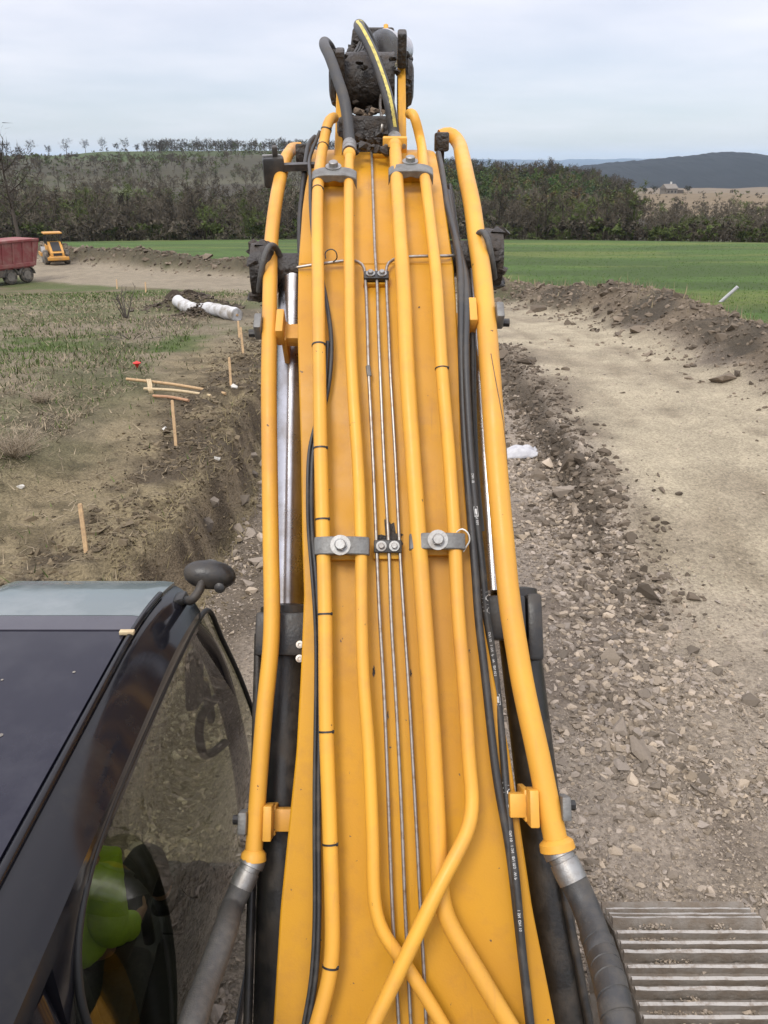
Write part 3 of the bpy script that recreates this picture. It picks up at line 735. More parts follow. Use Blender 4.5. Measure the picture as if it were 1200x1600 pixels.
x, y = p[:, 0] + 1.6 + rng.normal(0, .8, n), p[:, 1] + rng.normal(0, .8, n) + .6
blades('dry_grass', STRUCT['soil_berm'], x, y, rng.uniform(0.15, 0.5, n), 0.01 + 0.0008 * y, np.array([0.25, 0.21, 0.13])[None] * rng.uniform(.6, 1.3, n)[:, None], np.full(n, .35))

# ------------------------------------------------------------------ trees
def tree_arrays(seed, h, crown, twigs, leaf=0.0, twig_w=0.07, tw_len=1.0, nb=11, ns=4):
    "bare spring tree: returns trunk (V,T) and crown (V,T); crown = limbs and twig slivers"
    r = random.Random(seed); tb = MB(); cb = MB()
    lean = Vector((r.uniform(-.06, .06), r.uniform(-.06, .06), 1))
    path = [Vector((lean.x * h * t + r.uniform(-.1, .1) * t, lean.y * h * t + r.uniform(-.1, .1) * t, h * t)) for t in (0, 0.15, 0.35, 0.6, 0.85)]
    r0 = h * 0.021
    tb.tube(path, [r0 * 1.3, r0, r0 * .8, r0 * .5, r0 * .18], 6 if nb > 8 else 4)
    tips = []
    for k in range(nb):
        t = 0.25 + 0.6 * k / nb + r.uniform(0, .05); a = path[0].lerp(path[-1], t / 0.85 if t < .85 else 1)
        az = k * 2.4 + r.uniform(-.5, .5); out = crown * (0.95 - 0.5 * abs(t - 0.45)) * r.uniform(.7, 1.1)
        b = a + Vector((math.cos(az) * out, math.sin(az) * out, out * r.uniform(.5, 1.2)))
        b.z = min(b.z, h * 1.02)
        mid = a.lerp(b, .5) + Vector((0, 0, -.08 * out))
        cb.tube([a, mid, b], [r0 * .42, r0 * .26, r0 * .10], 3, caps=False)
        for q in range(ns):
            s = r.uniform(.35, 1); c0 = a.lerp(mid, s * 2) if s < .5 else mid.lerp(b, s * 2 - 1)
            e = c0 + Vector((r.gauss(0, 1), r.gauss(0, 1), r.gauss(.5, .8))) * out * .28
            cb.tube([c0, e], [r0 * .16, r0 * .05], 3, caps=False); tips.append((c0, e))
    vs, fs = [], []
    for k in range(twigs):
        c0, e = tips[r.randrange(len(tips))]; p = c0.lerp(e, r.uniform(.2, 1.15)) + Vector((r.gauss(0, .3), r.gauss(0, .3), r.gauss(0, .3))) * crown * .28
        d = Vector((r.gauss(0, 1), r.gauss(0, 1), r.gauss(.5, 1))).normalized() * tw_len * r.uniform(.5, 1.3)
        w = d.cross(Vector((r.gauss(0, 1), r.gauss(0, 1), r.gauss(0, 1)))).normalized() * twig_w * r.uniform(.6, 1.4)
        if leaf > 0: d = d * .45; w = w * 3.2
        n0 = len(vs); vs += [p - w, p + w, p + d]; fs.append((n0, n0 + 1, n0 + 2))
    cb.add(vs, fs)
    def arr(mb):
        T = []
        for q in mb.f:
            for j in range(1, len(q) - 1): T.append((q[0], q[j], q[j + 1]))
        return np.array([v[:] for v in mb.v]), np.array(T)
    return arr(tb), arr(cb)
def tri_mesh(name, VT, col): return fast_mesh(name, VT[0], VT[1], np.tile(np.array(col), (len(VT[0]), 1)))
def make_tree(name, label, group, loc, h, crown, twigs, seed, col, leaf=0, tw=0.07, tl=1.0):
    e = empty(name, loc, random.uniform(0, 6)); tag(e, label, 'tree', group)
    t, c = tree_arrays(seed, h, crown, twigs, leaf, tw, tl)
    link('trunk', tri_mesh('trunk', t, (0.085, 0.072, 0.06)), M['leafy'], e)
    link('crown', tri_mesh('crown', c, col), M['leafy'], e)
    return e
# wood as one mass
def forest(name, label, pos, scl, cols, protos):
    VV, TT, CC = [], [], []; off = 0; which = rng.integers(0, len(protos), len(pos))
    for k, (V, T, shade) in enumerate(protos):
        idx = np.where(which == k)[0]; m = len(idx)
        if not m: continue
        az = rng.uniform(0, 6.28, m); ca, sa = np.cos(az)[:, None], np.sin(az)[:, None]
        W = np.stack([V[None, :, 0] * ca - V[None, :, 1] * sa, V[None, :, 0] * sa + V[None, :, 1] * ca, np.repeat(V[None, :, 2], m, 0)], 2) * scl[idx][:, None, None]
        W += pos[idx][:, None, :]
        VV.append(W.reshape(-1, 3)); CC.append((cols[idx][:, None, :] * shade[None]).reshape(-1, 3))
        TT.append((T[None] + (np.arange(m) * len(V))[:, None, None] + off).reshape(-1, 3)); off += m * len(V)
    o = link(name, fast_mesh(name, np.concatenate(VV), np.concatenate(TT), np.concatenate(CC)), M['leafy'])
    return tag(o, label, 'wood', None, 'stuff')
def proto(seed, h, crown, tw, leaf=0, w=0.07, L=1.0):
    t, c = tree_arrays(seed, h, crown, tw, leaf, w, L, 7 if h > 4 else 4, 2)
    V = np.concatenate([t[0], c[0]]); T = np.concatenate([t[1], c[1] + len(t[0])])
    sh = np.concatenate([np.full((len(t[0]), 3), 0.8), rng.uniform(.85, 1.15, (len(c[0]), 1)) * np.ones((1, 3))]); return V, T, sh
bare = [proto(500 + k, 9.5 + k % 3, 3.6, 215, 0, 0.095, 1.35) for k in range(6)]
leafy = [proto(520 + k, 7.5 + k % 3, 3.2, 270, 1, 0.13, 1.1) for k in range(4)]
shrub = [proto(540 + k, 3.2, 2.0, 90, k % 2, 0.10, 0.9) for k in range(4)]
def sc_pos(n, r0, r1, u0, u1):
    rr = np.sqrt(rng.uniform(r0 ** 2, r1 ** 2, n)); a = rng.uniform((u0 - 600) / F, (u1 - 600) / F, n) * CP
    yy = rr / np.sqrt(1 + a * a); return a * yy, yy
def bcols(n, g): 
    b = rng.uniform(0.056, 0.108, n); c = np.stack([b * 1.14, b * 0.98, b * 0.74], 1)
    gc_ = np.stack([b * 0.95, b * 1.18, b * 0.42], 1); w = (rng.uniform(0, 1, n) < g).astype(float)[:, None]
    return c * (1 - w) + gc_ * w
def put(x, y, sink=0.9): return np.stack([x, y, terrain(x, y) - sink], 1)
x1, y1 = sc_pos(640, 152, 290, -160, 600); x2, y2 = sc_pos(380, 290, 520, -160, 560)
x, y = np.concatenate([x1, x2]), np.concatenate([y1, y2])
forest('bare_wood', 'brown leafless wood filling the valley left of the boom', put(x, y), rng.uniform(.30, 1.0, len(x)) * np.where(y > 285, .62, .95), bcols(len(x), 0.2), bare)
x, y = sc_pos(560, 152, 330, 640, 1400)
forest('bare_wood', 'brown leafless wood beyond the green field', put(x, y), rng.uniform(.35, .8, len(x)) * np.where(x / y > .285, .85, 1), bcols(len(x), 0.12), bare)
x, y = sc_pos(460, 215, 470, 680, 1000)
forest('budding_wood', 'wood with fresh pale green leaves right of the boom', put(x, y), rng.uniform(.55, 1.1, len(x)), np.stack([rng.uniform(.065, .11, len(x)), rng.uniform(.078, .125, len(x)), rng.uniform(.035, .05, len(x))], 1), leafy)
x, y = sc_pos(240, 360, 520, 680, 990)
forest('dark_wood', 'dark treetops on the skyline right of the boom', put(x, y), rng.uniform(.7, 1.1, len(x)), bcols(len(x), 0.1) * .8, bare)
x, y = sc_pos(1100, 480, 830, -200, 560); k = (fbm(x, y, 90, 3, 401) > .47) | (rng.uniform(0, 1, len(x)) < .12); x, y = x[k], y[k]
forest('hillside_scrub', 'scattered scrub over the left hillside', put(x, y), rng.uniform(.5, 1.3, len(x)), bcols(len(x), 0.35), shrub)
x, y = sc_pos(420, 300, 640, -160, 560); k = fbm(x, y, 70, 3, 411) > .45; x, y = x[k], y[k]
forest('slope_trees', 'loose brown trees climbing the left hillside', put(x, y), rng.uniform(.35, .75, len(x)), bcols(len(x), .25), bare)
x, y = sc_pos(300, 770, 880, 230, 620)
forest('ridge_wood', 'dark strip of wood along the left ridge', put(x, y), rng.uniform(.7, 1.1, len(x)), bcols(len(x), .1) * .8, bare)
x, y = sc_pos(120, 330, 640, 1000, 1400)
forest('hedge_scrub', 'low dark scrub round the brown far field', put(x, y), rng.uniform(.5, 1.0, len(x)), bcols(len(x), .2), shrub)
x, y = sc_pos(900, 149, 172, -150, 1400)
forest('edge_scrub', 'undergrowth along the far edge of the field', put(x, y), rng.uniform(.3, 1.2, len(x)), bcols(len(x), .3) * rng.uniform(.5, 1.1, (len(x), 1)), shrub)
x1, y1 = sc_pos(80, 152, 215, -160, 560); x2, y2 = sc_pos(45, 152, 200, 700, 1010); x, y = np.concatenate([x1, x2]), np.concatenate([y1, y2])
tall = [proto(560 + k, 11.0 + k % 3, 2.9, 330, 0, 0.06, 1.2) for k in range(5)]
forest('tall_bare_trees', 'taller leafless trees standing out of the brown wood', put(x, y), rng.uniform(.55, 1.0, len(x)), bcols(len(x), .1) * rng.uniform(.6, 1.2, (len(x), 1)), tall)
ORD = ['leftmost', 'second', 'third', 'fourth', 'fifth', 'sixth', 'seventh', 'eighth', 'ninth', 'tenth', 'eleventh']
for k, (u, hpx) in enumerate([(13, 15), (33, 9), (52, 15), (80, 10), (107, 17), (137, 14), (164, 14), (186, 9), (199, 14), (217, 8), (231, 10)]):
    rr = 815.0; a = (u - 600) / F * CP; yy = rr / math.sqrt(1 + a * a); xx = a * yy; hh = hpx / F * 900
    lb = 'leftmost bare tree on the skyline of the left ridge' if k == 0 else ORD[k] + ' bare tree from the left on the left ridge skyline'
    make_tree('ridge_tree', lb, 'bare trees on the left ridge', (xx, yy, gz_at(xx, yy) - .3), hh, hh * .42, 420, 600 + k, (0.05, 0.045, 0.04), 0, .10, 1.1)
make_tree('bare_tree', 'tall dark bare tree behind the red truck at the left edge', None, tuple(Vector((-38.6, 88, gz_at(-38.6, 88) - .1))), 10.5, 4.2, 700, 640, (0.06, 0.05, 0.042), 0, .035, .9)
# haze
hz = MB().box((0, 0, 82), (36000, 36000, 330)).build('haze', None); tag(hz, 'thin pale haze over the whole valley', None, None, 'stuff')
hm = bpy.data.materials.new('haze'); hm.use_nodes = True; hm.node_tree.nodes.clear()
ho = hm.node_tree.nodes.new('ShaderNodeOutputMaterial'); hv = hm.node_tree.nodes.new('ShaderNodeVolumePrincipled')
hv.inputs['Density'].default_value = 0.00005; hv.inputs['Color'].default_value = (0.56, 0.76, 1.0, 1); hv.inputs['Anisotropy'].default_value = 0.0
hm.node_tree.links.new(hv.outputs[0], ho.inputs['Volume']); hz.data.materials.append(hm)

# ------------------------------------------------------------------ excavator
EXC = empty('excavator', (0.06, 1.2, 0.0), 0, True)
tag(EXC, 'yellow tracked excavator seen along its raised boom from behind the cab', 'excavator')
# side profile of the boom's top plate in the y-z plane
_d = Vector((0, math.cos(R(55.5)), math.sin(R(55.5))))
_p0 = Vector((0, 1.635, 2.10)); _bend = _p0 + _d * 2.34
prof = [_p0 - _d * 1.05, _p0, _p0 + _d * 1.2, _bend - _d * 0.12]
_e = Vector((0, math.cos(R(30)), math.sin(R(30))))
prof += [_bend + _e * 0.12, _bend + _e * 0.5, _bend + _e * 0.95, _bend + _e * 1.10 + Vector((0, 0.05, -.01))]
_tip = prof[-1]
prof += [_tip + Vector((0, .35, .10)), _tip + Vector((0, .9, .12)), _tip + Vector((0, 1.7, -.10)), _tip + Vector((0, 2.5, -.55))]
def round_poly(pts, rads=0.1):
    return relax(smooth_path(pts, 0.04), 4)
PROF = []
for a, b in zip(prof[:-1], prof[1:]):
    n = max(1, int((b - a).length / 0.04)); PROF += [a.lerp(b, i / n) for i in range(n)]
PROF.append(prof[-1]); PROF = relax(PROF, 6)
def prof_normals():
    out = []
    for i in range(len(PROF)):
        t = (PROF[min(i + 1, len(PROF) - 1)] - PROF[max(i - 1, 0)]).normalized(); out.append(Vector((0, -t.z, t.y)))
    return out
PN = prof_normals()
def B(u, v, off=0.0):
    "point on the boom's top plate (raised by off) seen at a pixel"
    hh = (800 - v) / F; dy, dz = CP + hh * SP, -SP + hh * CP
    last = None
    for i in range(len(PROF)):
        q = PROF[i] + PN[i] * off
        s = (q.y - CAM.y) * dz - (q.z - CAM.z) * dy
        if last is not None and last[0] * s <= 0 and last[0] != s:
            w = last[0] / (last[0] - s); m = last[1].lerp(q, w)
            t = ((m.y) * dy + (m.z - CAM.z) * dz) / (dy * dy + dz * dz)
            return Vector(((u - 600) / F * t, m.y, m.z))
        last = (s, q)
    # ray passes above the crest: take the crest's nearest depth
    best = min(range(len(PROF)), key=lambda i: abs((PROF[i].y) * dz - ((PROF[i] + PN[i] * off).z - CAM.z) * dy) / PROF[i].length)
    return P(u, v, (PROF[best] + PN[best] * off).y * CP - ((PROF[best] + PN[best] * off).z - CAM.z) * SP)
def Bn(p):
    i = min(range(len(PROF)), key=lambda i: (PROF[i].y - p.y) ** 2 + (PROF[i].z - p.z) ** 2); t = (PROF[min(i + 1, len(PROF) - 1)] - PROF[max(i - 1, 0)]).normalized()
    return PN[i], t
EDGE_L = [(1600, 427), (1420, 438), (1175, 463), (1050, 470), (930, 475), (840, 472), (700, 470), (520, 465), (417, 466), (330, 472), (260, 484), (225, 487)]
EDGE_R = [(1600, 868), (1420, 832), (1175, 796), (1050, 770), (930, 748), (840, 733), (700, 721), (520, 715), (417, 709), (330, 697), (250, 684), (204, 670)]
def edge_x(tab):
    ys, xs = [], []
    for v, u in tab:
        p = B(u, v); ys.append(p.y); xs.append(p.x)
    return ys, xs
EL, ER = edge_x(EDGE_L), edge_x(EDGE_R)
def ex(tab, y):
    if y < tab[0][0]: return tab[1][0] + (tab[0][0] - y) * 0.12 * (1 if tab is ER else -1)
    return float(np.interp(y, *tab))
def boom_mesh():
    mb = MB(); rows = []
    for i, p in enumerate(PROF):
        xl, xr = ex(EL, p.y), ex(ER, p.y); n = PN[i]
        dep = 0.42 + 0.36 * math.exp(-((i / len(PROF) - 0.5) / 0.28) ** 2)
        w = 0.045                                                # flange overhang beyond the web plates
        row = [(xl, 0), (xl, -0.028), (xl + w, -0.028), (xl + w, -dep), (xr - w, -dep), (xr - w, -0.028), (xr, -0.028), (xr, 0)]
        rows.append([Vector((x_, p.y, p.z)) + n * o_ for x_, o_ in row])
    vs = [q for r_ in rows for q in r_]; k = 8
    fs = [(i * k + j, i * k + (j + 1) % k, (i + 1) * k + (j + 1) % k, (i + 1) * k + j) for i in range(len(rows) - 1) for j in range(k)]
    fs += [tuple(range(k)), tuple(range((len(rows) - 1) * k, len(rows) * k))]
    return mb.add(vs, fs)
BOOM = boom_mesh().build('boom', M['plate'], EXC, auto=35)
bv = BOOM.modifiers.new('edge', 'BEVEL'); bv.width = 0.006; bv.segments = 2; bv.limit_method = 'ANGLE'; bv.angle_limit = R(50)
def sub(mb, name, m, parent=None, auto=40, label=None):
    o = mb.build(name, M[m], parent or BOOM, auto=auto)
    if label: o['label'] = label
    return o
# weld bead across the plate at the bend and at the clamp pads
for v in (412, 880):
    pa, pb = B(float(np.interp(v, [a for a, b in EDGE_L][::-1], [b for a, b in EDGE_L][::-1])) + 3, v), B(float(np.interp(v, [a for a, b in EDGE_R][::-1], [b for a, b in EDGE_R][::-1])) - 3, v)
    if v == 412: sub(MB().tube(smooth_path([pa, pb], .05), 0.004, 6), 'weld_seam', 'plate')

def pipe(name, pts, r, m='pipe', parent=None, step=0.03, rx=2, n=18, ext=None):
    path = relax(smooth_path(pts, step), rx)
    return sub(MB().tube(path, r, n), name, m, parent, 60), path
OFF = 0.072
# four hard pipes on the plate; tops bend away over the crest
A = [P(522, 184, 3.86), P(514, 187, 3.80)] + [B(u, v, OFF) for u, v in ((506, 222), (497, 292), (496, 375), (497, 450), (498, 520), (501, 700), (504, 812), (508, 960), (510, 1143), (516, 1318), (519, 1490))] + [B(514, 1530, OFF), B(494, 1606, OFF), B(470, 1690, OFF), B(440, 1860, OFF)]
oA, pathA = pipe('hydraulic_pipe', A, 0.0245)
Bp = [B(u, v, OFF) for u, v in ((546, 240), (545, 292), (545, 375), (546, 450), (547, 520), (552, 620), (560, 740), (564, 860), (565, 960), (568, 1060), (576, 1170), (582, 1305), (586, 1415), (597, 1455), (632, 1505), (690, 1598), (740, 1690), (830, 1860))]
oB, pathB = pipe('hydraulic_pipe', Bp, 0.0215)
Cp = [B(u, v, OFF + .004) for u, v in ((617, 226), (619, 260), (623, 333), (631, 458), (636, 580), (644, 700), (654, 840), (661, 940), (668, 1035), (677, 1170), (684, 1305), (690, 1405), (702, 1443), (735, 1500), (796, 1602), (850, 1690), (960, 1860))]
oC, pathC = pipe('hydraulic_pipe', Cp, 0.0285)
Dp = [P(640, 178, 3.90), P(647, 180, 3.82)] + [B(u, v, OFF) for u, v in ((656, 215), (663, 271), (673, 354), (682, 437), (687, 520), (692, 600), (700, 690), (710, 840), (716, 960), (726, 1080), (733, 1192))] + [B(738, 1252, OFF + .01), B(733, 1292, OFF + .035), B(686, 1386, OFF + .075), B(632, 1500, OFF + .085), B(587, 1593, OFF + .085), B(540, 1690, OFF + .085), B(450, 1860, OFF + .085)]
oD, pathD = pipe('hydraulic_pipe', Dp, 0.0235)
# big outer pipes on brackets beside the boom
Ep_px = [(470, 231), (462, 231), (453, 237), (445, 252), (436, 287), (430, 322), (424, 375), (422, 445), (421, 520), (420, 600), (421, 700), (423, 840), (425, 960), (423, 1015), (414, 1102), (405, 1215), (399, 1296), (396, 1342)]
def bd(v):
    p = B(600, v); return p.y * CP - (p.z - CAM.z) * SP
Ep = [P(u, v, bd(max(v, 232)) + (0.10 if i > 2 else 0.20)) for i, (u, v) in enumerate(Ep_px)]
oE, pathE = pipe('outer_hydraulic_pipe', Ep, 0.030, rx=3)
Fp_px = [(688, 214), (694, 208), (704, 207), (713, 218), (722, 244), (729, 279), (738, 322), (745, 375), (752, 419), (757, 470), (763, 540), (770, 640), (777, 740), (786, 840), (796, 940), (804, 992), (819, 1080), (839, 1170), (857, 1260), (871, 1325)]
Fd = lambda v: bd(max(v, 232)) + float(np.interp(v, [210, 300, 600, 1300], [0.10, 0.04, -0.05, -0.08]))
Fp = [P(u, v, Fd(v)) for u, v in Fp_px]
oF, pathF = pipe('outer_hydraulic_pipe', Fp, 0.0385, rx=3)
# three thin steel lines
L0 = 0.030
pipe('steel_line', [B(u, v, L0) for u, v in ((580, 224), (581, 250), (583, 310), (586, 396), (589, 440), (591, 510), (594, 580), (601, 740), (607, 845), (611, 960), (618, 1080), (627, 1260), (634, 1440), (642, 1600), (646, 1680), (656, 1860))], 0.0062, 'line', n=10)
pipe('steel_line', [B(464, 418, .012), B(480, 415, .02), B(520, 410, L0), B(550, 406, L0), B(562, 407, L0), B(568, 414, L0), B(571, 440, L0)] + [B(u, v, L0) for u, v in ((574, 510), (576, 580), (582, 700), (588, 845), (593, 960), (600, 1080), (607, 1260), (614, 1440), (623, 1600), (627, 1680), (636, 1860))], 0.0062, 'line', n=10)
pipe('steel_line', [B(716, 399, .0), B(708, 400, .02), B(670, 400, L0), B(625, 402, L0), B(612, 404, L0), B(605, 411, L0), B(604, 440, L0)] + [B(u, v, L0) for u, v in ((607, 510), (610, 580), (617, 700), (624, 845), (631, 960), (639, 1080), (649, 1260), (657, 1417), (663, 1530), (666, 1600), (668, 1680), (676, 1860))], 0.0062, 'line', n=10)
sub(MB().tube([B(575, 572, L0), B(577, 588, L0)], 0.009, 8), 'line_joint', 'clamp')
def frame_at(p):
    n, t = Bn(p); x = Vector((1, 0, 0)); return Matrix((x, t, n)).transposed(), n, t
def hexbolt(mb, c, n, r, h):
    mb.lathe(c, n, [(0, r * 1.75), (0.006, r * 1.75), (0.0062, r * 1.05)], 20)
    mb.frustum(Vector(c) + Vector(n) * 0.006, Vector(c) + Vector(n) * (0.006 + h * .85), r * 1.05, r * 1.05, 6)
    mb.frustum(Vector(c) + Vector(n) * (0.006 + h * .85), Vector(c) + Vector(n) * (0.006 + h), r * .98, r * .80, 18)
def pipe_clamp(u0, u1, v, ub, vb, thick, hgt, tilt=0.0, arch=0.012):
    pa, pb = B(u0, v, OFF + .030), B(u1, v, OFF + .030); c = (pa + pb) / 2; Mr, n, t = frame_at(c)
    w = (pb - pa).length
    # arched saddle plate over two pipes: profile across x, extruded along the boom
    N_ = 16; top, bot = [], []
    for i in range(N_ + 1):
        s = i / N_ - .5; z_ = -0.020 * (abs(s) * 2) ** 4 + 0.004
        top.append((s * w, z_)); bot.append((s * w, z_ - thick if abs(s) > .48 else -0.030 + 0.004 * math.cos(s * 20)))
    poly = top + bot[::-1]
    mb = MB(); mb.prism([c + Mr @ Vector((x_, -hgt / 2, z_)) for x_, z_ in poly], t * hgt)
    o = sub(mb, 'pipe_clamp', 'clamp', auto=30)
    m_ = o.modifiers.new('edge', 'BEVEL'); m_.width = 0.004; m_.segments = 2; m_.limit_method = 'ANGLE'
    # pad welded on the plate under the clamp
    pc = B((u0 + u1) / 2, v + 12, 0.022); Mr2, n2, t2 = frame_at(pc)
    sub(MB().box(pc, (w * .80, 0.055, 0.044), Mr2, bev=0.004), 'clamp_pad', 'plate')
    bb = MB(); pbolt = B(ub, vb, OFF + .030) ; Mr3, n3, t3 = frame_at(pbolt)
    hexbolt(bb, pbolt + n3 * 0.002, n3, 0.020, 0.020); sub(bb, 'clamp_bolt', 'steel', auto=35)
pipe_clamp(490, 577, 852, 532, 852, 0.05, 0.062)
pipe_clamp(640, 728, 845, 684, 844, 0.05, 0.056)
pipe_clamp(487, 557, 268, 521, 262, 0.05, 0.070)
pipe_clamp(607, 677, 262, 641, 254, 0.05, 0.070)
def line_clamp(u, v, w, two=True):
    c = B(u, v, L0 + .006); Mr, n, t = frame_at(c)
    mb = MB(); mb.box(c, (w, 0.045, 0.016), Mr, bev=0.004); mb.box(c - n * .022, (w * .8, .035, .026), Mr)
    sub(mb, 'line_clamp', 'black_steel')
    for s in ((-.23, .23) if two else (0.25,)):
        b_ = MB(); hexbolt(b_, c + Vector((s * w, 0, 0)) + n * .008, n, 0.0105, 0.011); sub(b_, 'clamp_bolt', 'steel', auto=35)
    pc = B(u, v + 9, 0.010); sub(MB().box(pc, (w * 1.05, .05, .02), Mr, bev=.003), 'clamp_pad', 'plate')
line_clamp(588, 431, 0.098); line_clamp(606, 854, 0.098); line_clamp(592, 233, 0.075, False)
# oil stain of grease round the lower line clamp: dark film lying on the plate
st = []
for k in range(26):
    an = 6.2832 * k / 26; rr_ = 1 + .45 * math.sin(k * 2.7) * math.sin(k * 1.3 + 1)
    st.append(B(609 + math.cos(an) * 19 * rr_, 845 + math.sin(an) * 16 * rr_ - (14 if 17 < k < 22 else 0), 0.0025))
sub(MB().add(st, [tuple(range(26))]), 'grease_stain', 'grease')
# brackets and clamp blocks of the outer pipes
def bracket(side, u_b, v_b, pth, v_p, up=True):
    base = B(u_b, v_b, -0.05)
    pp = min(pth, key=lambda q: abs(800 - (q - CAM).dot(Vector((0, SP, CP))) / ((q - CAM).dot(Vector((0, CP, -SP)))) * F - v_p))
    Mr, n, t = frame_at(pp); sx = 1 if side == 'R' else -1; inn = Vector((-sx, 0, 0)); r_ = 0.0385 if side == 'R' else 0.030
    mb = MB(); c0 = pp + inn * (r_ + 0.014)
    mb.box(c0, (0.030, 0.115, 0.085), Mr, bev=0.005)
    reach = abs(base.x - c0.x) + .05
    mb.box(c0 + inn * (reach / 2) - n * 0.045, (reach, 0.075, 0.05), Mr, bev=0.004)
    mb.box(c0 + inn * .012 - n * .09, (.02, .10, .14), Mr, bev=.004)
    sub(mb, 'pipe_bracket', 'pipe')
    k = MB(); k.box(pp - inn * (r_ + 0.012) + n * .004, (0.030, 0.075, 0.075), Mr, bev=0.007); sub(k, 'clamp_block', 'clamp')
    k = MB(); k.frustum(pp - inn * (r_ + .02) - n * .035, pp - inn * (r_ + .055) - n * .035, .016, .016, 8); sub(k, 'clamp_bolt', 'black_steel')
bracket('L', 466, 530, pathE, 515); bracket('R', 714, 520, pathF, 495)
bracket('L', 448, 1275, pathE, 1285); bracket('R', 812, 1260, pathF, 1265)
# end flanges and hose fittings
def fitting(pth, end, r_pipe, rh, length=0.10, to=None):
    a = pth[end]; t = (pth[end] - pth[end - 1 if end == -1 else 1]).normalized()
    f_ = MB(); f_.lathe(a - t * .03, t, [(0, r_pipe * 1.05), (.012, r_pipe * 1.42), (.035, r_pipe * 1.48), (.040, r_pipe * 1.2)], 20); sub(f_, 'flange', 'pipe')
    if to is not None: a = a + t * .004; t = (to - a).normalized()
    g = MB(); g.lathe(a - t * .008, t, [(0, rh * 1.18), (.028, rh * 1.22), (.030, rh * 1.02), (.045, rh * 1.0), (.046, rh * 1.10), (length * .8, rh * 1.14), (length, rh * 1.10)], 12); sub(g, 'hose_fitting', 'steel')
    return a + t * (length + .005), t
a, t = fitting(pathE, -1, .030, .036, .10, P(374, 1392, bd(1342) + .06))
hE = relax(smooth_path([a - t * .02, a + t * .05, P(352, 1455, 2.40), P(325, 1530, 2.26), P(300, 1600, 2.10), P(275, 1690, 1.98), P(230, 1880, 1.75)], .03), 3)
sub(MB().tube(hE, 0.0385, 18), 'hydraulic_hose', 'rubber_dusty')
a, t = fitting(pathF, -1, .0385, .042, .11, P(905, 1395, Fd(1395) - .03))
hF = relax(smooth_path([a - t * .02, a + t * .05, P(936, 1478, Fd(1480) - .14), P(957, 1550, 2.14), P(968, 1615, 2.05), P(974, 1700, 1.95), P(975, 1900, 1.75)], .02), 3)
sub(MB().tube(hF, 0.0435, 20), 'hydraulic_hose', 'rubber')
# spiral wrap round the lower right hose
def helix(path, r, pitch, s0, w):
    T, X, Y = frames(path); L = [0]
    for i in range(1, len(path)): L.append(L[-1] + (path[i] - path[i - 1]).length)
    mb = MB(); vs, fs = [], []; tot = L[-1]; n = int((tot - s0) / pitch * 22)
    def at(s, an, rr):
        i = int(np.searchsorted(L, s)) - 1; i = max(0, min(i, len(path) - 2)); w_ = (s - L[i]) / (L[i + 1] - L[i])
        c = path[i].lerp(path[i + 1], w_); x_ = X[i].lerp(X[i + 1], w_); y_ = Y[i].lerp(Y[i + 1], w_)
        return c + x_ * (rr * math.cos(an)) + y_ * (rr * math.sin(an))
    for k in range(n + 1):
        s = s0 + k / 22 * pitch; an = 2 * math.pi * k / 22
        if s + w > tot: break
        vs += [at(s, an, r * .97), at(s + w * .06, an, r * 1.10), at(s + w * .94, an, r * 1.06), at(s + w, an, r * .97)]
        if k: 
            b0 = (k - 1) * 4; fs += [(b0 + j, b0 + j + 1, b0 + 5 + j, b0 + 4 + j) for j in range(3)]
    return mb.add(vs, fs)
sub(helix(hF, 0.0435, 0.052, 0.16, 0.049), 'spiral_wrap', 'rubber', auto=50)
# hoses along the right edge and cable along the left pipe
G1 = [B(685, 240, .0), B(691, 270, .0), B(699, 322, .0), B(710, 366, .01), B(717, 401, .03), B(720, 450, .045), B(721, 540, .04), B(725, 660, .03), B(733, 780, .03), B(743, 900, .03), B(747, 960, .03), B(758, 1057, .03), B(776, 1215, .03), B(796, 1327, .03), B(812, 1462, .03), B(828, 1600, .03), B(838, 1690, .03), B(858, 1860, .03)]
oG1, pG1 = pipe('hydraulic_hose', G1, 0.0140, 'rubber')
G2 = [B(700, 300, -.02), B(712, 370, -.005), B(724, 420, .02), B(729, 470, .045), B(728, 560, .05), B(735, 700, .045), B(743, 792, .03), B(753, 880, .01), B(760, 960, -.01), B(771, 1030, -.02), B(785, 1160, .0), B(795, 1282, .025), B(806, 1372, .045), B(816, 1485, .045), B(829, 1600, .045), B(838, 1690, .045), B(858, 1860, .045)]
oG2, pG2 = pipe('hydraulic_hose', G2, 0.0130, 'rubber')
pipe('hydraulic_hose', [B(703, 290, -.06), B(716, 380, -.05), B(731, 440, -.02), B(738, 520, -.02), B(740, 640, -.05), B(744, 740, -.08), B(752, 830, -.12)], 0.012, 'rubber')
K = [P(500, 205, 3.8), B(486, 240, .03), B(485, 279, .045), B(486, 330, .05), B(492, 390, .03), B(504, 440, .02), B(513, 490, .03), B(518, 535, .04), B(514, 600, .035), B(503, 650, .03), B(490, 700, .035), B(487, 760, .04), B(488, 830, .02), B(494, 900, .03), B(500, 1000, .02), B(498, 1237, .03), B(498, 1318, .035), B(498, 1450, .04), B(492, 1540, .04), B(478, 1620, .04), B(470, 1690, .04)]
pipe('cable', K, 0.0085, 'rubber', n=10)
pipe('cable', [q + Vector((-.014, 0, .004)) for q in K[7:]], 0.0065, 'rubber', n=10)
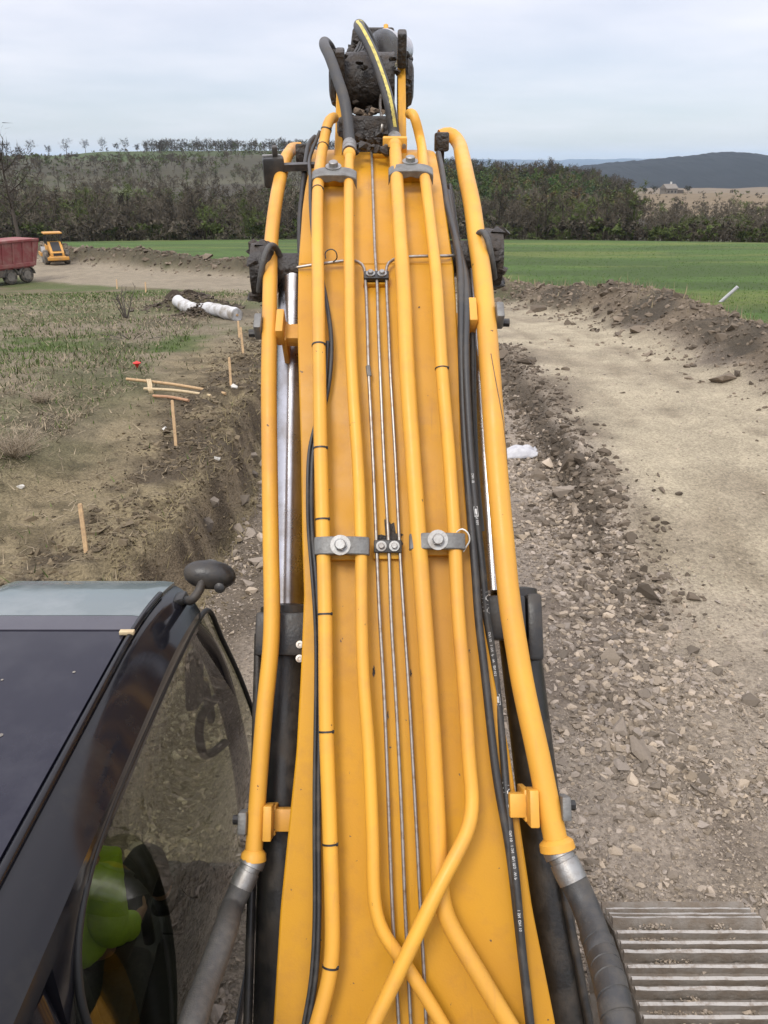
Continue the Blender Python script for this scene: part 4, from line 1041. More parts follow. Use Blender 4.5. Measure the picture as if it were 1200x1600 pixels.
# cable ties on the left pipe
def ring_at(pth, v, r, w=.006, m='tie', gap=0.0):
    q = min(range(1, len(pth) - 1), key=lambda i: abs(800 - (pth[i] - CAM).dot(Vector((0, SP, CP))) / ((pth[i] - CAM).dot(Vector((0, CP, -SP)))) * F - v))
    t = (pth[q + 1] - pth[q - 1]).normalized()
    mb = MB(); mb.lathe(pth[q] - t * w / 2, t, [(0, r), (0, r + .0022), (w, r + .0022), (w, r)], 20)
    mb.box(pth[q] + Vector((r * .9, 0, 0)) + Vector((0, -.4, .3)) * r, (.008, .008, .008)); return sub(mb, 'cable_tie', m)
for v in (206, 229, 300, 535, 700, 812, 958, 1142, 1319, 1505): ring_at(pathA, v, .0245)
ring_at(pathD, 574, .0235, .004)
loop = [B(713, 832, .09), B(722, 826, .115), B(731, 832, .11), B(734, 845, .09), B(729, 853, .07), B(724, 862, .06)]
sub(MB().tube(relax(smooth_path(loop, .01), 1), .0026, 8), 'cable_tie', 'tie_white', label='loose white cable tie')
loop = [B(509, 404, .06), B(508, 394, .075), B(516, 389, .085), B(525, 393, .08), B(527, 403, .06), B(521, 409, .035)]
sub(MB().tube(relax(smooth_path(loop, .01), 1), .0024, 8), 'cable_tie', 'tie')
# printing on the hose: patches lying on its skin
def on_hose(path, r, sx, sy, s0, eps=.0007):
    "map flat (x along, y round) shapes to the hose"
    T, X, Y = frames(path); L = [0]
    for i in range(1, len(path)): L.append(L[-1] + (path[i] - path[i - 1]).length)
    def f(x_, y_):
        s = s0 + x_; i = max(0, min(int(np.searchsorted(L, s)) - 1, len(path) - 2)); w_ = (s - L[i]) / (L[i + 1] - L[i])
        c = path[i].lerp(path[i + 1], w_); toC = (CAM - c); tt = T[i]; nx = (toC - tt * toC.dot(tt)).normalized(); ny = tt.cross(nx); an = y_ / r
        return c + (nx * math.cos(an) + ny * math.sin(an)) * (r + eps)
    return f
def s_at(path, v):
    acc = 0; best = (1e9, 0)
    for i in range(len(path)):
        if i: acc += (path[i] - path[i - 1]).length
        vv_ = 800 - (path[i] - CAM).dot(Vector((0, SP, CP))) / ((path[i] - CAM).dot(Vector((0, CP, -SP)))) * F
        best = min(best, (abs(vv_ - v), acc))
    return best[1]
def text_mesh(body, size, f, mb):
    cu = bpy.data.curves.new('t', 'FONT'); cu.body = body; cu.size = size; cu.resolution_u = 3
    ob = bpy.data.objects.new('t', cu); COL.objects.link(ob); dg = bpy.context.evaluated_depsgraph_get(); me = ob.evaluated_get(dg).to_mesh()
    mb.add([f(q.co.x, q.co.y - size * .36) for q in me.vertices], [tuple(p.vertices) for p in me.polygons])
    ob.evaluated_get(dg).to_mesh_clear(); bpy.data.objects.remove(ob); bpy.data.curves.remove(cu)
pr = MB()
for v, txt, sz in ((918, 'VAVA', .034), (1225, 'VAVA', .034), (745, 'DN 10', .012), (800, 'EN 856', .012), (985, 'DN 10   1 SN   P   W   EN 853', .012), (1300, 'DN 10   1 SN   EN 853   W P', .012), (1420, '1 SN  DN 10', .012)):
    s0 = s_at(pG2, v); text_mesh(txt, sz, on_hose(pG2, .0130, 1, 1, s0), pr)
for v in (796, 1085):
    f = on_hose(pG2, .0130, 1, 1, s_at(pG2, v))
    for x0, x1, y0, y1 in ((0, .036, -.007, -.0055), (0, .036, .0055, .007), (0, .0015, -.0055, .0055), (.0345, .036, -.0055, .0055), (.008, .028, -.003, .003)):
        pr.add([f(x0, y0), f(x1, y0), f(x1, y1), f(x0, y1)], [(0, 1, 2, 3)])
pr.build('hose_print', M['print'], BOOM)['kind'] = 'stuff'

# boom crest: ears that carry the arm cylinder, top hoses
PY, PZ = 4.80, 5.01
for u, s, top in ((534, -1, 5.10), (627, 1, 5.20)):
    x0 = P(u, 150, 4.2).x
    pts = [(4.20, 4.60), (5.0, 4.72), (5.0, 5.02), (4.92, top), (4.76, top), (4.64, 5.03), (4.40, 4.78)]
    mb = MB(); mb.prism([(x0 - .020, a_, b_) for a_, b_ in pts], (.040, 0, 0)); e_ = sub(mb, 'cylinder_ear', 'plate')
    m_ = e_.modifiers.new('edge', 'BEVEL'); m_.width = .006; m_.segments = 2
    mb = MB(); mb.lathe((x0 + s * .020, PY - .03, PZ), (s, 0, 0), [(0, .12), (.012, .125), (.02, .115), (.035, .105), (.045, .07)], 22)
    r4 = random.Random(12 + s)
    for k in range(26):
        an = r4.uniform(0, 6.28); rr_ = r4.uniform(.03, .125); V_, T_ = STONES[k % 14]; q = Vector((x0 + s * r4.uniform(.01, .045), PY - .05 + math.cos(an) * rr_ * .8, PZ + math.sin(an) * rr_ * 1.15))
        mb.add([q + Vector(w) * r4.uniform(.04, .075) for w in V_], [tuple(i) for i in T_])
    sub(mb, 'pin_cover', 'grease')
    sub(MB().box((x0, PY - .16, PZ + .10 + .04 * s), (.046, .10, .16), Matrix.Rotation(R(20), 3, 'X'), bev=.01), 'ear_cap', 'grease')
ARM = MB()
ARM.lathe((P(540, 130, 4.2).x, PY, PZ), (1, 0, 0), [(0, .10), (.002, .145), (.26, .145), (.262, .10)], 28)
arm_cyl = ARM.build('arm_cylinder', M['grease'], EXC, auto=40)
ax = Vector((0.03, 1, .16)).normalized(); c0 = Vector((P(572, 120, 4.4).x, PY + .08, PZ + .02))
sub(MB().lathe(c0, ax, [(0, .10), (.10, .13), (.12, .135), (1.3, .135), (1.32, .15), (1.5, .15), (1.51, .07)], 28), 'cylinder_barrel', 'black_steel', arm_cyl)
sub(MB().frustum(c0 + ax * 1.5, c0 + ax * 2.1, .055, .055, 20), 'piston_rod', 'chrome', arm_cyl)
sub(MB().lathe(P(599, 76, 4.50), Vector((.25, 1, .1)), [(0, .02), (.004, .098), (.05, .102), (.06, .09), (.4, .09)], 28), 'port_block', 'chrome', arm_cyl)
mb = MB(); mb.box(P(562, 72, 4.6), (.10, .14, .17), Matrix.Rotation(R(9), 3, 'Y'), bev=.02); mb.box(P(590, 55, 4.75), (.20, .12, .07), bev=.015); mb.box(P(548, 90, 4.5), (.06, .10, .09), Matrix.Rotation(R(20), 3, 'Y'), bev=.015)
for k in range(16):
    r4 = random.Random(60 + k); V_, T_ = STONES[k % 14]; q = P(r4.uniform(545, 575), r4.uniform(52, 100), 4.5); mb.add([q + Vector(w) * r4.uniform(.03, .07) for w in V_], [tuple(i) for i in T_])
sub(mb, 'valve_block', 'grease', arm_cyl)
for k in range(4): pipe('valve_hose', [P(545 + 4 * k, 108, 4.42), P(548 + 6 * k, 92 - 3 * k, 4.38), P(556 + 5 * k, 80, 4.42), P(562 + 4 * k, 66, 4.5)], .008, 'rubber', arm_cyl, n=8)
pipe('cylinder_pipe', [P(606, 150, 4.62), P(605, 110, 4.6), P(604, 70, 4.6), P(603, 40, 4.62)], .014, 'pipe', arm_cyl)
for k in range(14):
    an = k * 1.9; q = Vector((-.20 + .34 * ((k * 37) % 14) / 14, PY - .14 + .04 * math.sin(an), PZ - .13 + .24 * math.cos(an * .7) ** 2))
    sub(MB().add(*[(lambda V_, T_: ([q + Vector(w) * .05 for w in V_], [tuple(i) for i in T_]))(*STONES[k % 14])][0]), 'dried_mud', 'grease', arm_cyl)
sub(MB().box((P(575, 186, 4.2).x, 4.62, 4.71), (.30, .55, .24), bev=.03), 'cylinder_mount', 'grease')
for k in range(40):
    r4 = random.Random(160 + k); V_, T_ = STONES[k % 14]; q = P(r4.uniform(545, 612), r4.uniform(172, 208), r4.uniform(3.95, 4.15)); s4 = r4.uniform(.03, .08)
    sub(MB().add([q + Vector(w) * s4 for w in V_], [tuple(i) for i in T_]), 'dried_mud', 'mud' if k % 3 else 'grease')
# crust of dried mud on the plate below the cylinder mount
cr = []
for k in range(30):
    an = 6.2832 * k / 30; rr_ = 1 + .22 * math.sin(k * 2.3) + .15 * math.sin(k * 5.1); cr.append(B(583 + math.cos(an) * 26 * rr_, 222 + math.sin(an) * 9 * rr_, .003))
sub(MB().add(cr, [tuple(range(30))]), 'mud_crust', 'mud')
# fittings and hoses at the crest
def hose_top(pth_top, r_pipe, pts, r, m, big):
    a = pth_top[0]; t = (pth_top[0] - pth_top[2]).normalized()
    mb = MB()
    if big: mb.box(a, (.115, .035, .07), frame_at(a)[0], bev=.006); mb.lathe(a - t * .06, t, [(0, r_pipe * 1.02), (.04, r_pipe * 1.25)], 18)
    else: mb.lathe(a - t * .04, t, [(0, r_pipe * 1.02), (.01, r_pipe * 1.3), (.04, r_pipe * 1.35)], 18)
    sub(mb, 'flange', 'pipe')
    if big:
        for s in (-1, 1):
            b_ = MB(); b_.frustum(a + Vector((s * .043, 0, 0)) - t * .022, a + Vector((s * .043, 0, 0)) - t * .034, .011, .011, 6); sub(b_, 'clamp_bolt', 'steel')
    f_ = MB(); f_.lathe(a + t * .012, t, [(0, r * 1.25), (.03, r * 1.28), (.032, r * 1.08), (.042, r * 1.08), (.044, r * 1.22), (.10, r * 1.25), (.11, r * 1.12)], 14); sub(f_, 'hose_fitting', 'steel')
    path = relax(smooth_path([a + t * .08, a + t * .13] + pts, .025), 3)
    o = sub(MB().tube(path, r, 18), 'hydraulic_hose', m); return path
ph1 = hose_top(pathB, .0215, [P(539, 160, 3.80), P(528, 125, 3.86), P(515, 88, 3.95), P(507, 72, 4.05), P(508, 66, 4.18), P(517, 76, 4.3), P(526, 98, 4.36), P(536, 122, 4.4)], .027, 'rubber', False)
ph2 = hose_top(pathC, .0285, [P(609, 165, 3.80), P(598, 125, 3.86), P(582, 82, 3.94), P(566, 50, 4.02), P(560, 41, 4.14), P(564, 40, 4.28), P(576, 58, 4.4), P(590, 95, 4.46), P(596, 120, 4.5)], .027, 'rubber', True)
f = on_hose(ph2, .027, 1, 1, 0.0, .0012); mb = MB(); Ltot = s_at(ph2, 46); vs_, fs_ = [], []
for k in range(41):
    s = .075 + (Ltot - .06) * k / 40; vs_ += [f(s, .002), f(s, .010), f(s, .018)]
    if k: b0 = (k - 1) * 3; fs_ += [(b0, b0 + 1, b0 + 4, b0 + 3), (b0 + 1, b0 + 2, b0 + 5, b0 + 4)]
mb.add(vs_, fs_); mb.build('hose_stripe', M['print_yellow'], BOOM, auto=60)
pr = MB(); text_mesh('20   EN 856   4SP   WP   20   EN 856   4SP', .013, on_hose(ph2, .027, 1, 1, .12, .0022), pr)
pr.v = [tuple(Vector(q) ) for q in pr.v]; pr.build('hose_print', M['tie'], BOOM)['kind'] = 'stuff'
# mud and clutter behind the plate's top end
for k in range(22):
    q = Vector((P(560 + (k * 53) % 60, 200, 3.95).x, 4.02 + .014 * k, 4.66 + .004 * k)); V_, T_ = STONES[k % 14]; s_ = .05 + .04 * ((k * 7) % 5) / 5
    sub(MB().add([q + Vector(w) * s_ for w in V_], [tuple(i) for i in T_]), 'dried_mud', 'grease')
pipe('grease_line', [B(592, 226, .03), P(597, 200, 3.9), P(594, 160, 4.1), P(598, 130, 4.2)], .008, 'line', n=8)
# pin bosses of the boom cylinders at mid boom, greasy, with their grease hoses
for s, u, v, ul in ((-1, 395, 424, 452), (1, 783, 404, 728)):
    d_ = bd(430) + .22; c = P(u, v, d_); inn = P(ul, v, d_)
    mb = MB(); L_ = (inn - c).length
    mb.lathe(c, inn - c, [(0, .085), (.004, .115), (.07, .125), (.09, .115), (.11, .075), (L_ + .1, .075)], 22)
    r2 = random.Random(3 + s)
    for k in range(16):
        an = k * .39; V_, T_ = STONES[k % 14]; q = c + Vector((-s * r2.uniform(.0, .07), math.cos(an) * .10, math.sin(an) * .11))
        mb.add([q + Vector(w) * .085 for w in V_], [tuple(i) for i in T_])
    sub(mb, 'cylinder_pin', 'grease')
    lp = [c + Vector((-s * .04, -.10 * math.cos(k * .45 - .6) - .04, .115 * math.sin(k * .45 - .6))) for k in range(12)]
    lp = [q + Vector((-s * .012 * i, -.01 * i, 0)) for i, q in enumerate(lp)] + [inn + Vector((s * .02, -.08, -.14))]
    sub(MB().tube(relax(smooth_path(lp, .02), 1), .0125, 10), 'grease_hose', 'rubber_dusty')
# work lamp on the boom's left side
lc = P(428, 268, bd(300) + .22); Ml = Matrix.Rotation(R(12), 3, 'X') @ Matrix.Rotation(R(8), 3, 'Z')
lamp = MB().box(lc, (.10, .085, .135), Ml, bev=.014).box(lc + Vector((.01, -.01, .085)), (.025, .05, .05), Ml, bev=.006).box(lc + Vector((.10, 0, .02)), (.20, .05, .03), Ml).build('work_lamp', M['black_steel'], EXC, auto=35)
link('lens', MB().box(lc + Vector((0, .046, 0)), (.085, .012, .115), Ml, bev=.005).mesh(), M['lens'], lamp)
link('lamp_rim', MB().box(lc + Vector((-.005, -.02, .069)), (.085, .02, .006), Ml).mesh(), M['steel'], lamp)
# dark mounting plates where the outer pipes meet the boom's top
for u, v, u2 in ((474, 240, 487), (690, 222, 680)):
    c = P(u, v, bd(240) + .16); sub(MB().box(c, (.07, .12, .09), bev=.01).box(c + Vector((0, .02, -.10)), (.03, .06, .14), bev=.005), 'pipe_mount', 'grease')
pipe('cable', [P(492, 214, 3.95), P(484, 222, 3.9), P(478, 250, 3.8), P(472, 300, 3.65), P(468, 360, 3.5), P(470, 420, 3.45)], .012, 'rubber')

# boom cylinders beside the boom
def boom_cyl(name, top, head, foot, r, rr, side):
    top, head, foot = Vector(top), Vector(head), Vector(foot); t = (top - foot).normalized()
    o = MB().lathe(foot, t, [(0, r * .8), (.05, r), ((head - foot).length - .12, r), ((head - foot).length - .118, r * 1.16), ((head - foot).length, r * 1.16), ((head - foot).length + .01, rr * 1.2)], 26).build(name, M['black_steel'], EXC, auto=40)
    sub(MB().frustum(head, top, rr, rr, 26), 'piston_rod', 'chrome', o, 60)
    mb = MB(); mb.box(head - t * .07 + Vector((-side * .0, -.09, .02)), (r * 2.3, .10, .16), Matrix.Rotation(R(-35), 3, 'X'), bev=.012)
    if side > 0: mb.box(head - t * .12 + Vector((.118, -.06, .02)), (.055, .14, .24), Matrix.Rotation(R(-35), 3, 'X'), bev=.012)
    sub(mb, 'head_block', 'black_steel', o)
    for k in range(2):
        b_ = MB(); q = head - t * (.09 + k * .05) + Vector((-side * r * .75, -.145 + k * .0, .035)); b_.lathe(q, (0, -.8, .6), [(0, .014), (.008, .014), (.0085, .007), (.003, .006)], 14); sub(b_, 'port_ring', 'line', o)
    pth = [head - t * .1 + Vector((side * r * 1.1, -.06, .04)), head - t * .5 + Vector((side * r * 1.12, -.05, .02)), foot + t * .2 + Vector((side * r * 1.12, -.05, .02))]
    sub(MB().tube(smooth_path(pth, .05), .016, 10), 'cylinder_pipe', 'black_steel', o)
    return o
topL = P(460, 430, bd(430) + .22); headL = P(449, 950, bd(950) + .30); tL = (topL - headL).normalized()
boom_cyl('boom_cylinder', topL, headL, headL - tL * 1.9, .088, .066, -1)
topR = P(742, 420, bd(430) + .22); headR = P(772, 925, bd(925) + .24); tR = (topR - headR).normalized()
boom_cyl('boom_cylinder', topR, headR, headR - tR * 1.9 + Vector((.20, .16, -.06)), .078, .050, 1)
# revolving frame and deck under the camera, slew ring
body = MB(); body.box((.05, 0.05, 1.20), (2.5, 2.3, .30), bev=.03); body.box((.85, -.3, 1.85), (.9, 1.7, 1.0), bev=.04); body.lathe((.05, .6, .75), (0, 0, 1), [(0, .55), (.31, .55)], 24)
body.build('revolving_frame', M['black_steel'], EXC, auto=35)
for s in (-1, 1):
    bk = MB(); bk.prism([(.1 + s * .36, .75, 1.3), (.1 + s * .36, 1.45, 1.3), (.1 + s * .36, 1.25, 1.9), (.1 + s * .36, .9, 1.9)], (s * .05, 0, 0)); bk.build('boom_bracket', M['black_steel'], EXC, auto=35)
# right crawler track with three-bar shoes
TX0, TX1, TY1, TZ, TR_ = 1.20, 1.98, 2.78, .955, .44
track = MB(); track.box(((TX0 + TX1) / 2, .9, .52), (.32, 3.6, .48), bev=.04); track = track.build('crawler_track', M['track'], EXC, auto=35)
def shoe_mesh():
    W = TX1 - TX0; pr_ = [(-.094, 0), (-.092, .052), (-.072, .052), (-.066, .012), (-.038, .008), (-.035, .046), (-.017, .046), (-.012, .008), (.024, .008), (.027, .046), (.045, .046), (.050, .008), (.084, .004), (.090, -.006), (.090, -.016), (-.094, -.016)]
    n = 14; vs, fs = [], []; r3 = random.Random(5)
    for i in range(n + 1):
        for (a_, b_) in pr_: vs.append(((i / n - .5) * W, a_ + r3.uniform(-.0015, .0015), b_ + (r3.uniform(-.004, .001) if b_ > .02 else 0)))
    k = len(pr_)
    for i in range(n):
        for j in range(k): fs.append((i * k + j, i * k + (j + 1) % k, (i + 1) * k + (j + 1) % k, (i + 1) * k + j))
    fs += [tuple(range(k)), tuple(range(n * k, (n + 1) * k))]
    nb0 = len(fs)
    mb = MB().add(vs, fs)
    for bx_ in (-.26, -.16, .16, .26):
        for by_ in (-.057, .062): mb.frustum((bx_, by_, .0), (bx_, by_, .022), .013, .012, 6)
    mb.m = [1 if i < nb0 and (q[0] % k) in (1, 5, 9) and i < n * k else 0 for i, q in enumerate(mb.f)]
    me = mb.mesh('track_shoe'); me.materials.append(M['track']); me.materials.append(M['track_bar']); return me
sh = shoe_mesh(); pitch = .19; s = -.02; k = 0
flat = TY1 - (-.6)
while s < flat + math.pi * TR_ * 1.02:
    if s <= flat: pos_, an = Vector(((TX0 + TX1) / 2, -.6 + s, TZ)), 0.0
    else: an = (s - flat) / TR_; pos_ = Vector(((TX0 + TX1) / 2, TY1 + math.sin(an) * TR_, TZ - TR_ + math.cos(an) * TR_))
    if pos_.y > -.6:
        o = bpy.data.objects.new('track_shoe', sh); COL.objects.link(o); o.parent = track; o.location = pos_; o.rotation_euler = (-an, 0, 0)
    s += pitch
x = rng.uniform(TX0 + .03, TX1 - .03, 4200); y = rng.uniform(2.05, 2.95, 4200); kk = (fbm(x, y, .16, 3, 801) > .52); x, y = x[kk], y[kk]
s_ = .014 * np.exp(rng.normal(0, .5, len(x))); pos = np.stack([x, y, np.full(len(x), TZ + .012)], 1)
link('track_gravel', scatter_mesh('track_gravel', STONES, pos, s_, stone_cols(len(x))), M['stone'], track)['kind'] = 'stuff'
MB().lathe(((TX0 + TX1) / 2 - .1, TY1, TZ - TR_ - .0), (1, 0, 0), [(0, .3), (.001, .38), (.2, .38), (.201, .3)], 28).build('idler_wheel', M['track'], track, auto=40)

# scratch along the right outer pipe and smears of old grease on the plate
def smear(name, uv, r, m, lift=.0022, seed=1):
    rr = random.Random(seed); u, v = uv; pts = []
    for k in range(22):
        an = 6.2832 * k / 22; q = rr.uniform(.55, 1.2); pts.append(B(u + math.cos(an) * r[0] * q, v + math.sin(an) * r[1] * q, lift))
    sub(MB().add(pts, [tuple(range(22))]), name, m)
for k, (u, v, a_, b_) in enumerate(((584, 1050, 2, 9), (606, 1118, 1.6, 7), (642, 1052, 1.5, 6), (733, 1258, 3, 3), (655, 480, 2, 1.2), (655, 880, 1.5, 8))):
    smear('grease_smear', (u, v), (a_, b_), 'mud' if k % 2 else 'grease', seed=k)
sc_ = []
for k, (u, v) in enumerate(((765, 562), (771, 590), (778, 625), (785, 660), (791, 700), (795, 728))):
    q = min(pathF, key=lambda p_: abs(800 - (p_ - CAM).dot(Vector((0, SP, CP))) / ((p_ - CAM).dot(Vector((0, CP, -SP)))) * F - v))
    d_ = (q - CAM).dot(Vector((0, CP, -SP))); p_ = P(u, v, d_); o_ = max(-.036, min(.036, p_.x - q.x)); n_ = Bn(q)[0]
    sc_.append(q + Vector((o_, 0, 0)) + n_ * (math.sqrt(.0385 ** 2 - o_ ** 2) + .0006))
sub(MB().tube(smooth_path(sc_, .02), .0016, 5), 'paint_scratch', 'mud')

# ------------------------------------------------------------------ cab (left of the boom)
CX0, CX1, CYB = -1.66, -0.74, 0.75
def roof_z(x_, y_):
    "shell of the roof: flat, rounded down to both sides and to the front"
    ex_ = max(0.0, x_ + 0.90); ex2 = max(0.0, -1.50 - x_); fy = max(0.0, y_ - 2.20)
    return 3.13 - 3.8 * ex_ ** 2 - 5.2 * ex2 ** 2 - 0.25 * fy ** 2
def roof_patch(x0, x1, y0, y1, nx, ny, lift, thick, front=None):
    mb = MB(); vs, fs = [], []
    for i in range(nx + 1):
        for j in range(ny + 1):
            x_ = x0 + (x1 - x0) * i / nx; yy1 = y1 if front is None else front(x_); y_ = y0 + (yy1 - y0) * j / ny
            vs.append((x_, y_, roof_z(x_, y_) + lift))
    n0 = len(vs); vs += [(a, b, c - thick) for a, b, c in vs]
    st = ny + 1
    for i in range(nx):
        for j in range(ny):
            q = (i * st + j, (i + 1) * st + j, (i + 1) * st + j + 1, i * st + j + 1); fs += [q, tuple(n0 + k for k in q[::-1])]
    for i in range(nx):
        for j in (0, ny): a, b = i * st + j, (i + 1) * st + j; fs.append((a, b, n0 + b, n0 + a))
    for j in range(ny):
        for i in (0, nx): a, b = i * st + j, i * st + j + 1; fs.append((a, b, n0 + b, n0 + a))
    return mb.add(vs, fs)
YF = lambda x_: 2.86 - 0.9 * max(0, x_ + .92) ** 2 * 4
CAB = roof_patch(CX0, CX1, CYB, 2.7, 40, 40, 0.0, .07, YF).build('cab', M['cabpaint'], EXC, auto=40)
def cs(mb, name, m, label=None, auto=40, par=None):
    o = mb.build(name, M[m], par or CAB, auto=auto)
    if label: o['label'] = label
    return o
cs(roof_patch(-1.60, -.885, .80, 2.31, 20, 30, .012, .02), 'roof_hatch', 'roofpaint')
cs(roof_patch(-1.62, -.86, 2.315, 2.42, 20, 5, .016, .02), 'visor_no_sheen', 'visor_no_sheen')
cs(roof_patch(-1.62, -.86, 2.423, 2.84, 20, 12, .017, .02), 'roof_visor', 'visor_sheen')
# ridge bead along the rail and small clip at the hatch corner
bead = [Vector((-.865, y_, roof_z(-.865, y_) + .012)) for y_ in np.linspace(.8, 2.66, 30)]
cs(MB().tube(bead, .012, 10), 'roof_bead', 'cabpaint')
cs(MB().box((-.875, 2.29, roof_z(-.875, 2.29) + .022), (.05, .02, .014), bev=.003), 'hatch_clip', 'tape')
for k in range(16):
    q = Vector((-.95 - .55 * random.random(), .95 + 1.3 * random.random(), 0)); q.z = roof_z(q.x, q.y) + .0135
    cs(MB().lathe(q, (0, 0, 1), [(0, .004 + .004 * random.random()), (.0012, .003)], 7), 'dust_speck', 'dust_grey')
# right side: tumblehome side plane x(z)
def side_x(z_): return -.75 + .13 * sst(2.95, 2.0, np.array(float(z_))).item()
RAIL = [(2.90, 2.87), (2.72, 2.93), (2.4, 2.965), (2.0, 2.985), (1.62, 2.99), (1.46, 2.965), (1.34, 2.89), (1.27, 2.77), (1.24, 2.55), (1.22, 2.2), (1.22, 1.75), (1.26, 1.38)]
FRONT = [(2.90, 2.87), (2.97, 2.70), (3.05, 2.40), (3.11, 2.05), (3.12, 1.75), (3.08, 1.45), (3.02, 1.30)]
out = RAIL[::-1] + FRONT[1:]                      # closed outline of the right pane
pane_pts = [Vector((side_x(z_), y_, z_)) for y_, z_ in out]
def side_grid(inset=0.0):
    mb = MB(); vs, fs = [], []; zs = np.linspace(1.32, 2.985, 26)
    ry, rz_ = [p[0] for p in RAIL], [p[1] for p in RAIL]
    for z_ in zs:
        yb = np.interp(z_, [1.38, 1.75, 2.2, 2.55, 2.77, 2.89, 2.965, 2.99], [1.26, 1.22, 1.22, 1.24, 1.27, 1.34, 1.46, 1.62])
        yf = np.interp(z_, [1.30, 1.45, 1.75, 2.05, 2.40, 2.70, 2.87, 2.93, 2.965, 2.99], [3.02, 3.08, 3.12, 3.11, 3.05, 2.97, 2.90, 2.72, 2.4, 1.62])
        for j in range(11):
            vs.append((side_x(z_), yb + (yf - yb) * j / 10, z_))
    for i in range(len(zs) - 1):
        for j in range(10): fs.append((i * 11 + j, i * 11 + j + 1, (i + 1) * 11 + j + 1, (i + 1) * 11 + j))
    return mb.add(vs, fs)
def solid(o, t):
    m_ = o.modifiers.new('thickness', 'SOLIDIFY'); m_.thickness = t; m_.offset = 0; return o
cs(side_grid(), 'side_window', 'glass', auto=60)
cs(MB().tube(relax(smooth_path([Vector((side_x(z_) + .004, y_, z_)) for y_, z_ in out], .04), 1), .011, 10), 'window_seal', 'seal')
# rail below the roof shell, pillars, sill
def loft(secs, name, m):
    k = len(secs[0]); vs = [q for s_ in secs for q in s_]
    fs = [(i * k + j, i * k + (j + 1) % k, (i + 1) * k + (j + 1) % k, (i + 1) * k + j) for i in range(len(secs) - 1) for j in range(k)]
    fs += [tuple(range(k)), tuple(range((len(secs) - 1) * k, len(secs) * k))]
    return cs(MB().add(vs, fs), name, m)
secs = []
for y_ in np.linspace(1.2, 2.66, 24):
    zt = roof_z(-.745, y_); zb = float(np.interp(y_, [1.2, 1.27, 1.34, 1.46, 1.62, 2.0, 2.4, 2.72], [2.5, 2.77, 2.89, 2.965, 2.99, 2.985, 2.965, 2.93])) - .01
    secs.append([Vector((-.742, y_, zt - .004)), Vector((-.738, y_, (zt + zb) / 2)), Vector((-.748, y_, zb)), Vector((-.80, y_, zb)), Vector((-.82, y_, zt - .06))])
loft(secs, 'side_rail', 'cabpaint')
def pillar(pts, r, name='pillar', m='cabpaint'): return cs(MB().tube(relax(smooth_path(pts, .05), 2), r, 12), name, m)
pillar([Vector((-.79, 2.66, 2.96)), Vector((-.75, 2.84, 2.72)), Vector((-.715, 2.93, 2.4)), Vector((-.69, 2.98, 2.05)), Vector((-.68, 2.98, 1.7)), Vector((-.68, 2.95, 1.32))], .045)
pillar([Vector((-1.60, 2.66, 2.98)), Vector((-1.62, 2.84, 2.72)), Vector((-1.63, 2.93, 2.4)), Vector((-1.63, 2.98, 2.0)), Vector((-1.63, 2.98, 1.3))], .034)
pillar([Vector((-1.63, 1.2, 2.98)), Vector((-1.65, 1.15, 2.2)), Vector((-1.65, 1.15, 1.3))], .05)
pillar([Vector((-.83, 1.16, 2.90)), Vector((-.70, 1.12, 2.2)), Vector((-.66, 1.14, 1.25))], .075)
pillar([Vector((-.66, 1.1, 1.27)), Vector((-.655, 2.2, 1.27)), Vector((-.67, 3.0, 1.27))], .05, 'sill')
pillar([Vector((-1.64, 1.1, 1.27)), Vector((-1.64, 3.0, 1.27))], .05, 'sill')
pillar([Vector((-1.62, 2.97, 1.27)), Vector((-.68, 2.97, 1.27))], .045, 'sill')
cs(MB().box((-1.15, 2.02, 1.20), (1.02, 1.98, .06), bev=.01), 'floor_panel', 'interior')
cs(MB().box((-1.15, .82, 2.1), (.98, .06, 1.75), bev=.02), 'rear_panel', 'interior')
# front and left panes
g = MB(); vs, fs = [], []
for i, (y_, z_) in enumerate([(2.70, 2.95), (2.87, 2.70), (2.96, 2.4), (3.02, 2.05), (3.02, 1.7), (2.98, 1.32)]):
    vs += [(-1.60, y_, z_), (-.72 + .04 * i / 5, y_, z_)]
    if i: fs.append((2 * i - 2, 2 * i - 1, 2 * i + 1, 2 * i))
cs(g.add(vs, fs), 'windscreen', 'glass_clear', auto=60)
cs(MB().add([(-1.655, 1.2, 1.35), (-1.655, 2.9, 1.35), (-1.655, 2.85, 2.7), (-1.65, 2.62, 2.93), (-1.65, 1.2, 2.93)], [(0, 1, 2, 3, 4)]), 'side_window', 'glass')
# things fixed inside the cab: monitor, grab handle, console with lever, seat, pedals
cs(MB().box((-.80, 2.76, 2.62), (.05, .15, .24), Matrix.Rotation(R(-20), 3, 'X'), bev=.015).box((-.78, 2.86, 2.42), (.03, .05, .24), Matrix.Rotation(R(14), 3, 'X'), bev=.008), 'monitor', 'interior')
gh = [Vector((-.75, 2.90, 2.42)), Vector((-.80, 2.80, 2.40)), Vector((-.81, 2.76, 2.30)), Vector((-.80, 2.79, 2.18)), Vector((-.74, 2.93, 2.14))]
cs(MB().tube(relax(smooth_path(gh, .03), 2), .020, 10), 'grab_handle', 'interior')
cs(MB().box((-.82, 1.95, 1.62), (.20, .62, .16), Matrix.Rotation(R(6), 3, 'X'), bev=.03).box((-.82, 1.8, 1.40), (.14, .35, .35), bev=.02), 'side_console', 'interior')
cs(MB().tube(smooth_path([Vector((-.965, 2.26, 1.68)), Vector((-.967, 2.265, 1.78)), Vector((-.97, 2.27, 1.90))], .03), .024, 12), 'control_lever', 'tie')
